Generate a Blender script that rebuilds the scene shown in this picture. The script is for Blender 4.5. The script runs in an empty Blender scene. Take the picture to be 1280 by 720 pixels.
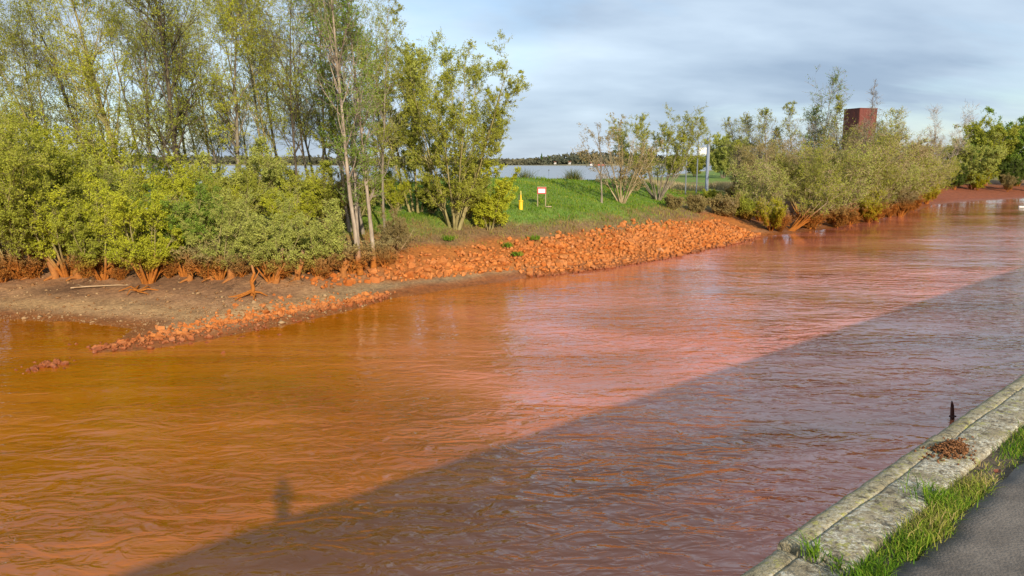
import bpy, bmesh, math, random
import numpy as np
from mathutils import Vector

R = math.radians
rng = np.random.default_rng(7)
random.seed(7)
S = bpy.context.scene
C = S.collection

# ------------------------------------------------------------------ camera, sky, sun, exposure
HC = 8.0                       # eye above the water
PITCH = R(9.66)
FPX = 924.4
cam_d = bpy.data.cameras.new('camera'); cam = bpy.data.objects.new('camera', cam_d); C.objects.link(cam)
cam_d.sensor_width = 36; cam_d.lens = 26.0; cam_d.clip_start = 0.1; cam_d.clip_end = 12000
cam.location = (0, 0, HC); cam.rotation_euler = (R(90) - PITCH, 0, 0)
S.camera = cam
SUN_EL, SUN_AZ = 22.8, 162.0   # azimuth clockwise from +Y (the view direction)
sd = bpy.data.lights.new('sun', 'SUN'); sd.energy = 4.0; sd.angle = R(0.7); sd.color = (1.0, 0.87, 0.69)
sun = bpy.data.objects.new('sun', sd); C.objects.link(sun)
sv = Vector((math.sin(R(SUN_AZ)) * math.cos(R(SUN_EL)), math.cos(R(SUN_AZ)) * math.cos(R(SUN_EL)), math.sin(R(SUN_EL))))
sun.rotation_euler = sv.to_track_quat('Z', 'Y').to_euler()
S.view_settings.view_transform = 'Standard'; S.view_settings.look = 'None'
S.view_settings.exposure = 0.63; S.view_settings.gamma = 1.0

W = bpy.data.worlds.new('World'); S.world = W; W.use_nodes = True
nt = W.node_tree; nt.nodes.clear()
def wn(t, **k):
    n = nt.nodes.new(t)
    for a, b in k.items(): setattr(n, a, b)
    return n
L = nt.links.new
sky = wn('ShaderNodeTexSky', sky_type='NISHITA', sun_disc=False, sun_elevation=R(SUN_EL), sun_rotation=R(SUN_AZ), air_density=1.0, dust_density=0.35, ozone_density=2.5)
bg1 = wn('ShaderNodeBackground'); bg1.inputs['Strength'].default_value = 0.10; L(sky.outputs[0], bg1.inputs['Color'])
tc = wn('ShaderNodeTexCoord'); sep = wn('ShaderNodeSeparateXYZ'); L(tc.outputs['Generated'], sep.inputs[0])
addz = wn('ShaderNodeMath', operation='ADD'); L(sep.outputs['Z'], addz.inputs[0]); addz.inputs[1].default_value = 0.30
mx = wn('ShaderNodeMath', operation='MAXIMUM'); L(addz.outputs[0], mx.inputs[0]); mx.inputs[1].default_value = 0.05
dx = wn('ShaderNodeMath', operation='DIVIDE'); L(sep.outputs['X'], dx.inputs[0]); L(mx.outputs[0], dx.inputs[1])
dy = wn('ShaderNodeMath', operation='DIVIDE'); L(sep.outputs['Y'], dy.inputs[0]); L(mx.outputs[0], dy.inputs[1])
cmb = wn('ShaderNodeCombineXYZ'); L(dx.outputs[0], cmb.inputs[0]); L(dy.outputs[0], cmb.inputs[1])
mp = wn('ShaderNodeMapping'); L(cmb.outputs[0], mp.inputs['Vector']); mp.inputs['Location'].default_value = (6.7, 2.9, 0); mp.inputs['Scale'].default_value = (0.55, 0.95, 1); mp.inputs['Rotation'].default_value = (0, 0, R(8))
nz = wn('ShaderNodeTexNoise'); L(mp.outputs[0], nz.inputs['Vector']); nz.inputs['Scale'].default_value = 1.15; nz.inputs['Detail'].default_value = 7; nz.inputs['Roughness'].default_value = 0.6; nz.inputs['Distortion'].default_value = 0.35
cr = wn('ShaderNodeValToRGB'); L(nz.outputs[0], cr.inputs[0])
cr.color_ramp.elements[0].position = 0.26; cr.color_ramp.elements[0].color = (0.0, 0.0, 0.0, 1)
cr.color_ramp.elements[1].position = 0.50; cr.color_ramp.elements[1].color = (0.9, 0.9, 0.9, 1)
nz2 = wn('ShaderNodeTexNoise'); mp2 = wn('ShaderNodeMapping'); L(cmb.outputs[0], mp2.inputs['Vector']); mp2.inputs['Location'].default_value = (16.0, 7.3, 2.0); mp2.inputs['Scale'].default_value = (0.6, 1.15, 1)
L(mp2.outputs[0], nz2.inputs['Vector']); nz2.inputs['Scale'].default_value = 1.15; nz2.inputs['Detail'].default_value = 6
cr2 = wn('ShaderNodeValToRGB'); L(nz2.outputs[0], cr2.inputs[0])
cr2.color_ramp.elements[0].position = 0.38; cr2.color_ramp.elements[0].color = (0.25, 0.325, 0.44, 1)
cr2.color_ramp.elements[1].position = 0.62; cr2.color_ramp.elements[1].color = (0.56, 0.665, 0.77, 1)
bg2 = wn('ShaderNodeBackground'); L(cr2.outputs[0], bg2.inputs['Color']); bg2.inputs['Strength'].default_value = 0.92
mxs = wn('ShaderNodeMixShader'); L(cr.outputs[0], mxs.inputs[0]); L(bg1.outputs[0], mxs.inputs[1]); L(bg2.outputs[0], mxs.inputs[2])
wo = wn('ShaderNodeOutputWorld'); L(mxs.outputs[0], wo.inputs['Surface'])

# ------------------------------------------------------------------ helpers: objects
def tag(o, label=None, cat=None, group=None, kind=None):
    if label: o['label'] = label
    if cat: o['category'] = cat
    if group: o['group'] = group
    if kind: o['kind'] = kind
    return o
def link(name, me, parent=None, mat=None):
    o = bpy.data.objects.new(name, me); C.objects.link(o)
    if parent is not None: o.parent = parent
    if mat is not None and not me.materials: me.materials.append(mat)
    return o
def empty(name, loc, label=None, cat=None, group=None, rz=0.0):
    o = bpy.data.objects.new(name, None); C.objects.link(o); o.location = loc; o.rotation_euler = (0, 0, rz)
    o.empty_display_size = 0.3
    return tag(o, label, cat, group)
def mesh_np(name, V, loops, sizes, smooth=False, vattr=None, cattr=None):
    me = bpy.data.meshes.new(name)
    V = np.ascontiguousarray(V, dtype=np.float32); loops = np.ascontiguousarray(loops, dtype=np.int32).ravel(); sizes = np.ascontiguousarray(sizes, dtype=np.int32)
    me.vertices.add(len(V)); me.vertices.foreach_set('co', V.ravel())
    me.loops.add(len(loops)); me.loops.foreach_set('vertex_index', loops)
    me.polygons.add(len(sizes)); st = np.concatenate([[0], np.cumsum(sizes)[:-1]]).astype(np.int32)
    me.polygons.foreach_set('loop_start', st); me.polygons.foreach_set('loop_total', sizes)
    if smooth: me.polygons.foreach_set('use_smooth', np.ones(len(sizes), dtype=bool))
    me.update(calc_edges=True)
    if vattr is not None:
        a = me.attributes.new('v', 'FLOAT', 'FACE'); a.data.foreach_set('value', np.ascontiguousarray(vattr, dtype=np.float32))
    if cattr is not None:
        a = me.attributes.new('col', 'FLOAT_COLOR', 'POINT'); a.data.foreach_set('color', np.ascontiguousarray(cattr, dtype=np.float32).ravel())
    return me
def bm_mesh(name, bm, smooth=False):
    me = bpy.data.meshes.new(name); bm.normal_update(); bm.to_mesh(me); bm.free()
    if smooth:
        for p in me.polygons: p.use_smooth = True
    return me
def bm_box(bm, c, s, bev=0.0, rz=0.0, taper=None):
    from mathutils import Matrix
    r = bmesh.ops.create_cube(bm, size=1.0)
    vs = r['verts']
    for v in vs:
        v.co = Vector((v.co.x * s[0], v.co.y * s[1], v.co.z * s[2]))
        if taper and v.co.z > 0: v.co.x *= taper; v.co.y *= taper
    if bev:
        es = list({e for v in vs for e in v.link_edges})
        rb = bmesh.ops.bevel(bm, geom=es, offset=bev, segments=2, affect='EDGES', profile=0.5)
        vs = list({v for f in rb['faces'] for v in f.verts} | {v for v in vs if v.is_valid})
    M = Matrix.Translation(Vector(c)) @ Matrix.Rotation(rz, 4, 'Z')
    bmesh.ops.transform(bm, matrix=M, verts=vs)
def bm_cyl(bm, p0, p1, r0, r1=None, seg=10, caps=True):
    p0 = Vector(p0); p1 = Vector(p1); d = p1 - p0
    from mathutils import Matrix
    M = Matrix.Translation((p0 + p1) / 2) @ d.to_track_quat('Z', 'Y').to_matrix().to_4x4()
    bmesh.ops.create_cone(bm, cap_ends=caps, segments=seg, radius1=r0, radius2=r0 if r1 is None else r1, depth=d.length, matrix=M)

# ------------------------------------------------------------------ helpers: noise
def _h(ix, iy, iz):
    n = (ix * 374761393 + iy * 668265263 + iz * 2147483647 * 3 + 1013904223) & 0xFFFFFFFF
    n = ((n ^ (n >> 13)) * 1274126177) & 0xFFFFFFFF
    n = ((n ^ (n >> 16)) * 2246822519) & 0xFFFFFFFF
    return ((n ^ (n >> 15)) & 0xFFFFFF) / float(0xFFFFFF)
def noise3(p):
    p = np.asarray(p, dtype=np.float64)
    i = np.floor(p).astype(np.int64); f = p - i; f = f * f * (3 - 2 * f)
    o = 0
    for a in (0, 1):
        wx = f[:, 0] if a else 1 - f[:, 0]
        for b in (0, 1):
            wy = f[:, 1] if b else 1 - f[:, 1]
            for c in (0, 1):
                wz = f[:, 2] if c else 1 - f[:, 2]
                o = o + wx * wy * wz * _h(i[:, 0] + a, i[:, 1] + b, i[:, 2] + c)
    return o
def noise2(x, y, s, seed=0.0):
    x = np.asarray(x, float); sh = x.shape
    return noise3(np.stack([x.ravel() * s, np.asarray(y, float).ravel() * s, np.full(x.size, seed + 0.37)], 1)).reshape(sh)
def fbm2(x, y, s, oct=4, seed=0.0):
    o = 0; a = 1; t = 0
    for k in range(oct):
        o = o + a * noise2(x, y, s * 2 ** k, seed + 11 * k); t += a; a *= 0.5
    return o / t
def unit(v): return v / np.maximum(np.linalg.norm(v, axis=-1, keepdims=True), 1e-9)

# ------------------------------------------------------------------ helpers: pixels of the photo to rays
cP, sP = math.cos(PITCH), math.sin(PITCH)
def ray(px, py):
    a = (px - 640) / FPX; b = (py - 360) / FPX
    return np.array([a, cP - sP * b, -(sP + cP * b)])
def at_z(px, py, z=0.0):
    d = ray(px, py); t = (z - HC) / d[2]; return np.array([d[0] * t, d[1] * t, z])
def x_at(px, Y, py=230):
    d = ray(px, py); return d[0] / d[1] * Y
def z_at(py, Y):
    d = ray(640, py); return HC + d[2] / d[1] * Y

# ------------------------------------------------------------------ materials
def new_mat(name):
    m = bpy.data.materials.new(name); m.use_nodes = True; t = m.node_tree; t.nodes.clear()
    return m, t
def N(t, ty, inp=None, **k):
    n = t.nodes.new(ty)
    for a, b in k.items(): setattr(n, a, b)
    for a, b in (inp or {}).items():
        if hasattr(b, 'is_output'): t.links.new(b, n.inputs[a])
        else: n.inputs[a].default_value = b
    return n
def mixc(t, f, a, b, bt='MIX'):
    n = t.nodes.new('ShaderNodeMix'); n.data_type = 'RGBA'; n.blend_type = bt
    for i, v in ((0, f), (6, a), (7, b)):
        if hasattr(v, 'is_output'): t.links.new(v, n.inputs[i])
        else: n.inputs[i].default_value = (*v, 1) if isinstance(v, tuple) and len(v) == 3 else v
    return n.outputs[2]
def mrange(t, v, a, b, c=0.0, d=1.0):
    n = N(t, 'ShaderNodeMapRange', {0: v, 1: a, 2: b, 3: c, 4: d}); return n.outputs[0]
def noise(t, vec, scale, detail=4, rough=0.55, dist=0.0):
    n = N(t, 'ShaderNodeTexNoise', {'Vector': vec, 'Scale': scale, 'Detail': detail, 'Roughness': rough, 'Distortion': dist}); return n.outputs[0]
def math_(t, op, a, b=0.0):
    return N(t, 'ShaderNodeMath', {0: a, 1: b}, operation=op).outputs[0]
STAIN = (0.42, 0.150, 0.028)
def stain_factor(t, pos, lo=1.55, hi=2.75, amt=1.0):
    z = N(t, 'ShaderNodeSeparateXYZ', {0: pos}).outputs[2]
    n = noise(t, pos, 0.45, 3)
    z2 = math_(t, 'ADD', z, math_(t, 'MULTIPLY', math_(t, 'SUBTRACT', n, 0.5), 1.6))
    return mrange(t, z2, lo, hi, amt, 0.0)
def leaf_mat(name, c1, c2, stain=0.9, trans=0.34):
    m, t = new_mat(name)
    pos = N(t, 'ShaderNodeNewGeometry').outputs['Position']
    v = N(t, 'ShaderNodeAttribute', attribute_name='v').outputs['Fac']
    col = mixc(t, v, c1, c2)
    col = mixc(t, mrange(t, noise(t, pos, 0.55, 2), 0.35, 0.65, 0.0, 0.45), col, c1)
    col = mixc(t, stain_factor(t, pos, 1.5, 2.6, stain), col, (0.33, 0.14, 0.03))
    d = N(t, 'ShaderNodeBsdfDiffuse', {'Color': col}); tr = N(t, 'ShaderNodeBsdfTranslucent', {'Color': col})
    mx = N(t, 'ShaderNodeMixShader', {0: trans, 1: d.outputs[0], 2: tr.outputs[0]})
    N(t, 'ShaderNodeOutputMaterial', {0: mx.outputs[0]})
    return m
def bark_mat(name, c1, c2, scale=3.0, stain=1.0):
    m, t = new_mat(name)
    pos = N(t, 'ShaderNodeNewGeometry').outputs['Position']
    mp = N(t, 'ShaderNodeMapping', {'Vector': pos, 'Scale': (1, 1, 0.35)}).outputs[0]
    n = noise(t, mp, scale, 5, 0.6)
    col = mixc(t, mrange(t, n, 0.35, 0.65), c1, c2)
    stc = mixc(t, mrange(t, noise(t, pos, 6., 4, .7), .35, .7), STAIN, (.23, .080, .020))
    col = mixc(t, stain_factor(t, pos, 1.7, 2.9, stain), col, stc)
    b = N(t, 'ShaderNodeBump', {'Height': n, 'Strength': 0.5, 'Distance': 0.03})
    d = N(t, 'ShaderNodeBsdfDiffuse', {'Color': col, 'Normal': b.outputs[0]})
    N(t, 'ShaderNodeOutputMaterial', {0: d.outputs[0]})
    return m
def plain_mat(name, c1, c2=None, scale=4.0, rough=0.7, metal=0.0, bump=0.0, detail=5):
    m, t = new_mat(name)
    pos = N(t, 'ShaderNodeTexCoord').outputs['Object']
    n = noise(t, pos, scale, detail, 0.6)
    col = mixc(t, mrange(t, n, 0.3, 0.7), c1, c2 or tuple(x * 0.75 for x in c1))
    p = N(t, 'ShaderNodeBsdfPrincipled', {'Base Color': col, 'Roughness': rough, 'Metallic': metal})
    if bump:
        b = N(t, 'ShaderNodeBump', {'Height': n, 'Strength': bump, 'Distance': 0.02}); t.links.new(b.outputs[0], p.inputs['Normal'])
    N(t, 'ShaderNodeOutputMaterial', {0: p.outputs[0]})
    return m

MAT = {}
MAT['leaf_yellow'] = leaf_mat('leaf_yellow', (0.32, 0.355, 0.028), (0.6, 0.595, 0.055))
MAT['leaf_olive'] = leaf_mat('leaf_olive', (0.24, 0.275, 0.034), (0.485, 0.48, 0.07))
MAT['leaf_grey'] = leaf_mat('leaf_grey', (0.295, 0.335, 0.07), (0.52, 0.53, 0.13))
MAT['leaf_green'] = leaf_mat('leaf_green', (0.13, 0.22, 0.03), (0.3, 0.39, 0.06))
MAT['leaf_dark'] = leaf_mat('leaf_dark', (0.06, 0.1, 0.018), (0.15, 0.19, 0.035))
MAT['leaf_brown'] = leaf_mat('leaf_brown', (0.24, 0.185, 0.07), (0.42, 0.335, 0.13))
MAT['leaf_bright'] = leaf_mat('leaf_bright', (0.30, 0.31, 0.012), (0.60, 0.52, 0.03), stain=0.35)
MAT['bark_grey'] = bark_mat('bark_grey', (0.14, 0.115, 0.08), (0.29, 0.245, 0.18))
MAT['bark_pale'] = bark_mat('bark_pale', (0.22, 0.17, 0.12), (0.50, 0.43, 0.34))
MAT['bark_birch'] = bark_mat('bark_birch', (0.20, 0.155, 0.11), (0.40, 0.33, 0.25))
MAT['driftwood'] = bark_mat('driftwood', (0.28, 0.20, 0.12), (0.46, 0.36, 0.23), stain=.25)
MAT['bark_stub'] = bark_mat('bark_stub', (0.18, 0.12, 0.07), (0.30, 0.20, 0.11), stain=.8)
MAT['bark_dark'] = bark_mat('bark_dark', (0.060, 0.048, 0.034), (0.135, 0.110, 0.075))
MAT['bark_olive'] = bark_mat('bark_olive', (0.19, 0.165, 0.065), (0.34, 0.29, 0.13))
MAT['bark_tan'] = bark_mat('bark_tan', (0.26, 0.195, 0.105), (0.44, 0.345, 0.21))

# ------------------------------------------------------------------ the lie of the land
SH_PX = [(-900, 404), (-400, 402), (0, 399), (90, 402), (165, 411), (150, 424), (112, 441), (170, 439), (240, 429), (300, 417), (360, 406), (420, 393), (470, 379), (492, 372),
         (530, 367), (600, 356), (665, 346), (700, 343), (760, 335), (820, 326), (880, 313), (930, 302), (950, 295), (985, 293), (1050, 284), (1100, 273), (1148, 263), (1166, 256), (1220, 251), (1280, 248)]
SH = np.array([at_z(*p)[:2] for p in SH_PX] + [[205, 245], [420, 460], [900, 930]])
SU = np.array([p[0] for p in SH_PX] + [1400, 1500, 1600], float)
RB = np.array([[-900, 84], [-60, 84], [-22, 92], [-4, 105], [8, 121], [14, 150], [24, 205], [46, 262], [92, 400], [300, 900], [900, 1700]], float)
POLY = np.concatenate([SH, RB[::-1]])
def seg_dist(P, A):
    best = np.full(len(P), 1e18); bi = np.zeros(len(P)); 
    for i in range(len(A) - 1):
        a, b = A[i], A[i + 1]; ab = b - a; t = np.clip(((P - a) @ ab) / (ab @ ab), 0, 1)
        d = np.sum((P - a - t[:, None] * ab) ** 2, 1); m = d < best
        best = np.where(m, d, best); bi = np.where(m, i + t, bi)
    return np.sqrt(best), bi
def inside(P, A):
    c = np.zeros(len(P), bool); j = len(A) - 1
    for i in range(len(A)):
        yi, yj = A[i, 1], A[j, 1]; xi, xj = A[i, 0], A[j, 0]
        cond = ((yi > P[:, 1]) != (yj > P[:, 1]))
        with np.errstate(divide='ignore', invalid='ignore'):
            c ^= cond & (P[:, 0] < (xj - xi) * (P[:, 1] - yi) / (yj - yi + 1e-12) + xi)
        j = i
    return c
# cross-sections inland from the harbour water: u = column of the nearest bank point
PR_U = [-900, 420, 470, 530, 600, 665, 760, 880, 945, 985, 1050, 1140, 1175, 1300, 1600]
PR = [
    [(0, 0), (2, .22), (5, .48), (9, .95), (14, 1.5), (20, 2.1), (30, 2.5), (45, 2.6)],
    [(0, 0), (2, .22), (4, .48), (6, .85), (10, 1.6), (16, 2.7), (24, 3.2), (45, 3.4)],
    [(0, 0), (2, .25), (3.4, .55), (6.2, 1.35), (9, 2.1), (14, 3.2), (24, 3.7), (45, 4.2)],
    [(0, 0), (1.6, .3), (2.6, .5), (5.4, 1.5), (8, 2.4), (12, 3.4), (22, 4.2), (45, 4.8)],
    [(0, 0), (1.2, .3), (1.8, .45), (5.2, 1.75), (7.5, 2.6), (11, 3.7), (20, 4.8), (34, 5.7), (60, 6)],
    [(0, 0), (5.2, 1.85), (7.5, 2.7), (10.5, 3.8), (20, 4.9), (32, 5.8), (60, 6)],
    [(0, 0), (5.6, 2.15), (7.5, 2.8), (11, 3.9), (20, 5.0), (32, 5.9), (60, 6.2)],
    [(0, 0), (6.0, 2.5), (8, 3.2), (12, 4.3), (20, 5.7), (27, 6.9), (60, 7.3)],
    [(0, 0), (4.5, 1.6), (8, 2.6), (14, 4.0), (20, 5.4), (27, 6.7), (60, 7.1)],
    [(0, 0), (2.5, .4), (6, 1.2), (12, 2.4), (22, 3.6), (40, 5), (60, 6)],
    [(0, 0), (3, .4), (7, 1.2), (12, 2.2), (22, 3.2), (40, 4), (60, 5)],
    [(0, 0), (4, .5), (8, 1.1), (14, 1.9), (24, 2.8), (40, 3.2), (60, 4)],
    [(0, 0), (6, .45), (15, 1.3), (24, 2.1), (32, 2.7), (44, 3.0), (60, 3.4)],
    [(0, 0), (6, .5), (15, 1.3), (22, 2.2), (28, 2.8), (44, 3.2), (60, 3.6)],
    [(0, 0), (6, .5), (15, 1.3), (22, 2.2), (28, 2.8), (44, 3.2), (60, 3.6)]]
def terrain(x, y, full=False):
    x = np.atleast_1d(np.asarray(x, float)); y = np.atleast_1d(np.asarray(y, float)); sh = x.shape
    P = np.stack([x.ravel(), y.ravel()], 1)
    dh, bi = seg_dist(P, SH); dr, _ = seg_dist(P, RB); ins = inside(P, POLY)
    u = np.interp(bi, np.arange(len(SU)), SU)
    wob = (fbm2(P[:, 0], P[:, 1], 0.35, 3, 2.0) - .5) * 0.9
    dd = np.maximum(dh + wob * np.clip(dh / 2, 0, 1), 0)
    prof = np.stack([np.interp(dd, [q[0] for q in p], [q[1] for q in p]) for p in PR], 0)
    k = np.clip(np.interp(u, PR_U, np.arange(len(PR_U))), 0, len(PR_U) - 1.001); k0 = k.astype(int); f = k - k0
    zh = prof[k0, np.arange(len(P))] * (1 - f) + prof[k0 + 1, np.arange(len(P))] * f
    zr = np.interp(dr, [0, 3, 8, 16, 30, 60], [0, .9, 3.2, 5.7, 7.6, 9])
    z = np.minimum(zh, zr)
    z = z + (fbm2(P[:, 0], P[:, 1], 0.5, 4, 5.0) - .5) * np.clip(np.minimum(dh, dr) * .1, 0.02, .35) + (noise2(P[:, 0], P[:, 1], 1.7, 9.) - .5) * .05
    z = np.where(ins, np.maximum(z, 0.004 * np.minimum(dh, 5)), -np.minimum(0.16 * np.minimum(dh, dr), 2.5))
    if full: return z.reshape(sh), dh.reshape(sh), dr.reshape(sh), u.reshape(sh), ins.reshape(sh)
    return z.reshape(sh)
def ground(px, py, y0=34, y1=220):
    d = ray(px, py); Y = np.linspace(y0, y1, 900); X = d[0] / d[1] * Y; Z = HC + d[2] / d[1] * Y
    g = terrain(X, Y) - Z; i = np.argmax(g > 0)
    if not (g > 0).any(): i = 300
    return np.array([X[i], Y[i], terrain(X[i:i+1], Y[i:i+1])[0]])
def on_land(px, Y, py=230):
    X = x_at(px, Y, py); return np.array([X, Y, terrain([X], [Y])[0]])

def build_ground():
    xs = np.concatenate([np.arange(-900, -75, 25), np.arange(-75, -45, 1.5), np.arange(-45, 40, .6), np.arange(40, 130, 1.0), np.arange(130, 900, 25)])
    ys = np.concatenate([np.arange(28, 92, .5), np.arange(92, 200, 1.2), np.arange(200, 1750, 30)])
    X, Y = np.meshgrid(xs, ys); Z, dh, dr, u, ins = terrain(X, Y, True)
    n1 = fbm2(X, Y, .35, 4, 1.); n2 = fbm2(X, Y, 1.3, 3, 3.); n3 = fbm2(X, Y, .12, 3, 8.)
    def sm(v, a, b): t = np.clip((v - a) / (b - a), 0, 1); return t * t * (3 - 2 * t)
    def lerp(a, b, f): return a + (np.asarray(b) - a) * f[..., None]
    col = np.zeros(X.shape + (3,)) + np.array([.275, .140, .066])
    # grey-brown drying mud with paler shingle and bands of orange
    col = lerp(col, [.36, .21, .105], sm(n1 + .3 * n2, .55, .85))
    col = col * (1 - .38 * sm(noise2(dh * 1.3 + n1 * 2.5, u * .012, 1.0, 4.), .45, .75))[..., None]
    band = np.exp(-((dh - 2.6 - 2 * (n3 - .5)) / 1.1) ** 2) * sm(470 - u, -90, 30)
    col = lerp(col, [.47, .285, .125], band * (.45 + .5 * n2))
    col = lerp(col, [.27, .19, .10], sm(u, 430, 500) * (1 - sm(u, 660, 690)) * sm(dh, .8, 1.5) * (1 - sm(dh, 2.6, 3.6)) * .8)
    col = lerp(col, [.26, .088, .024], 1 - sm(dh + 1.8 * (n1 - .5), .6, 2.0))
    redz = sm(n1 * .6 + n2 * .4, .50, .66) * .55 * (1 - sm(Z, 1.6, 2.4)) * sm(dh, 3, 6)
    col = lerp(col, [.33, .115, .028], redz)
    # rocks zone and tide-stained ground
    rz = sm(u, 475, 540) * (1 - sm(u, 955, 985)) * (1 - sm(Z, 1.9, 2.5)) * sm(Z, .35, .6)
    col = lerp(col, [.36, .125, .026], rz)
    # bank with bushes on the right: dark mud stained red
    col = lerp(col, [.20, .070, .022], sm(u, 955, 990) * (1 - sm(u, 1140, 1170)) * (1 - sm(Z, 2., 3.)) * (.55 + .4 * n1))
    col = lerp(col, [.25, .070, .026], sm(u, 1120, 1165) * (1 - sm(Z, 2.3, 2.9)))
    # dead grass, litter
    dg = sm(Z + 1.2 * (n1 - .5), 1.9, 2.5)
    lit = np.stack([.235 - .07 * n2, .155 - .05 * n2, .07 - .025 * n2], -1)
    col = lerp(col, lit, dg * .9)
    col = lerp(col, [.36, .15, .045], dg * sm(u, 440, 480) * (1 - sm(u, 560, 610)) * (1 - sm(Z + .8 * n1, 3.0, 3.8)) * .6)
    # living grass
    gg = sm(Z + 1.5 * (n1 - .5) + .7 * (n2 - .5), 2.65, 3.45) * sm(u, 380, 560)
    gr = np.stack([.10 + .07 * n2, .185 + .08 * n1, .022 + .012 * n1], -1)
    col = lerp(col, gr, gg * .93)
    # river side: sand and dry reed
    col = lerp(col, [.42, .34, .20], (1 - sm(dr, 7, 15)) * sm(X, -30, -10) * .85)
    col = np.clip(col, .01, 1)
    V = np.stack([X.ravel(), Y.ravel(), Z.ravel()], 1)
    ny, nx = X.shape; idx = np.arange(nx * ny).reshape(ny, nx)
    F = np.stack([idx[:-1, :-1], idx[:-1, 1:], idx[1:, 1:], idx[1:, :-1]], -1).reshape(-1, 4)
    me = mesh_np('ground', V, F, np.full(len(F), 4), True, cattr=np.concatenate([col.reshape(-1, 3), np.ones((nx * ny, 1))], 1))
    m, t = new_mat('ground')
    pos = N(t, 'ShaderNodeNewGeometry').outputs['Position']
    c = N(t, 'ShaderNodeAttribute', attribute_name='col').outputs['Color']
    a = noise(t, pos, 5.0, 5, .7); b = noise(t, pos, 1.1, 4, .6)
    c = mixc(t, 1.0, c, mixc(t, mrange(t, a, .3, .7), (.55, .55, .55), (1.4, 1.4, 1.4)), 'MULTIPLY')
    c = mixc(t, 1.0, c, mixc(t, mrange(t, b, .3, .7), (.75, .72, .7), (1.25, 1.25, 1.2)), 'MULTIPLY')
    z = N(t, 'ShaderNodeSeparateXYZ', {0: pos}).outputs[2]
    rough = mrange(t, z, .03, .3, .35, .95)
    bp = N(t, 'ShaderNodeBump', {'Height': a, 'Strength': .9, 'Distance': .10})
    p = N(t, 'ShaderNodeBsdfPrincipled', {'Base Color': c, 'Roughness': rough, 'Normal': bp.outputs[0], 'Specular IOR Level': .3})
    N(t, 'ShaderNodeOutputMaterial', {0: p.outputs[0]})
    tag(link('ground', me, mat=m), 'muddy bank rising to a grassy spit between harbour and river', kind='structure')
build_ground()

# ------------------------------------------------------------------ quay frame: D runs along the edge, NQ points over the water
AZQ = R(47.5); D = np.array([math.sin(AZQ), math.cos(AZQ)]); NQ = np.array([-math.cos(AZQ), math.sin(AZQ)])
HE = 1.68; ZQ = HC - HE; DQ = 0.865 * HE
def Q(t, s, z): p = NQ * (DQ - s) + D * t; return (p[0], p[1], z)

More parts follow.
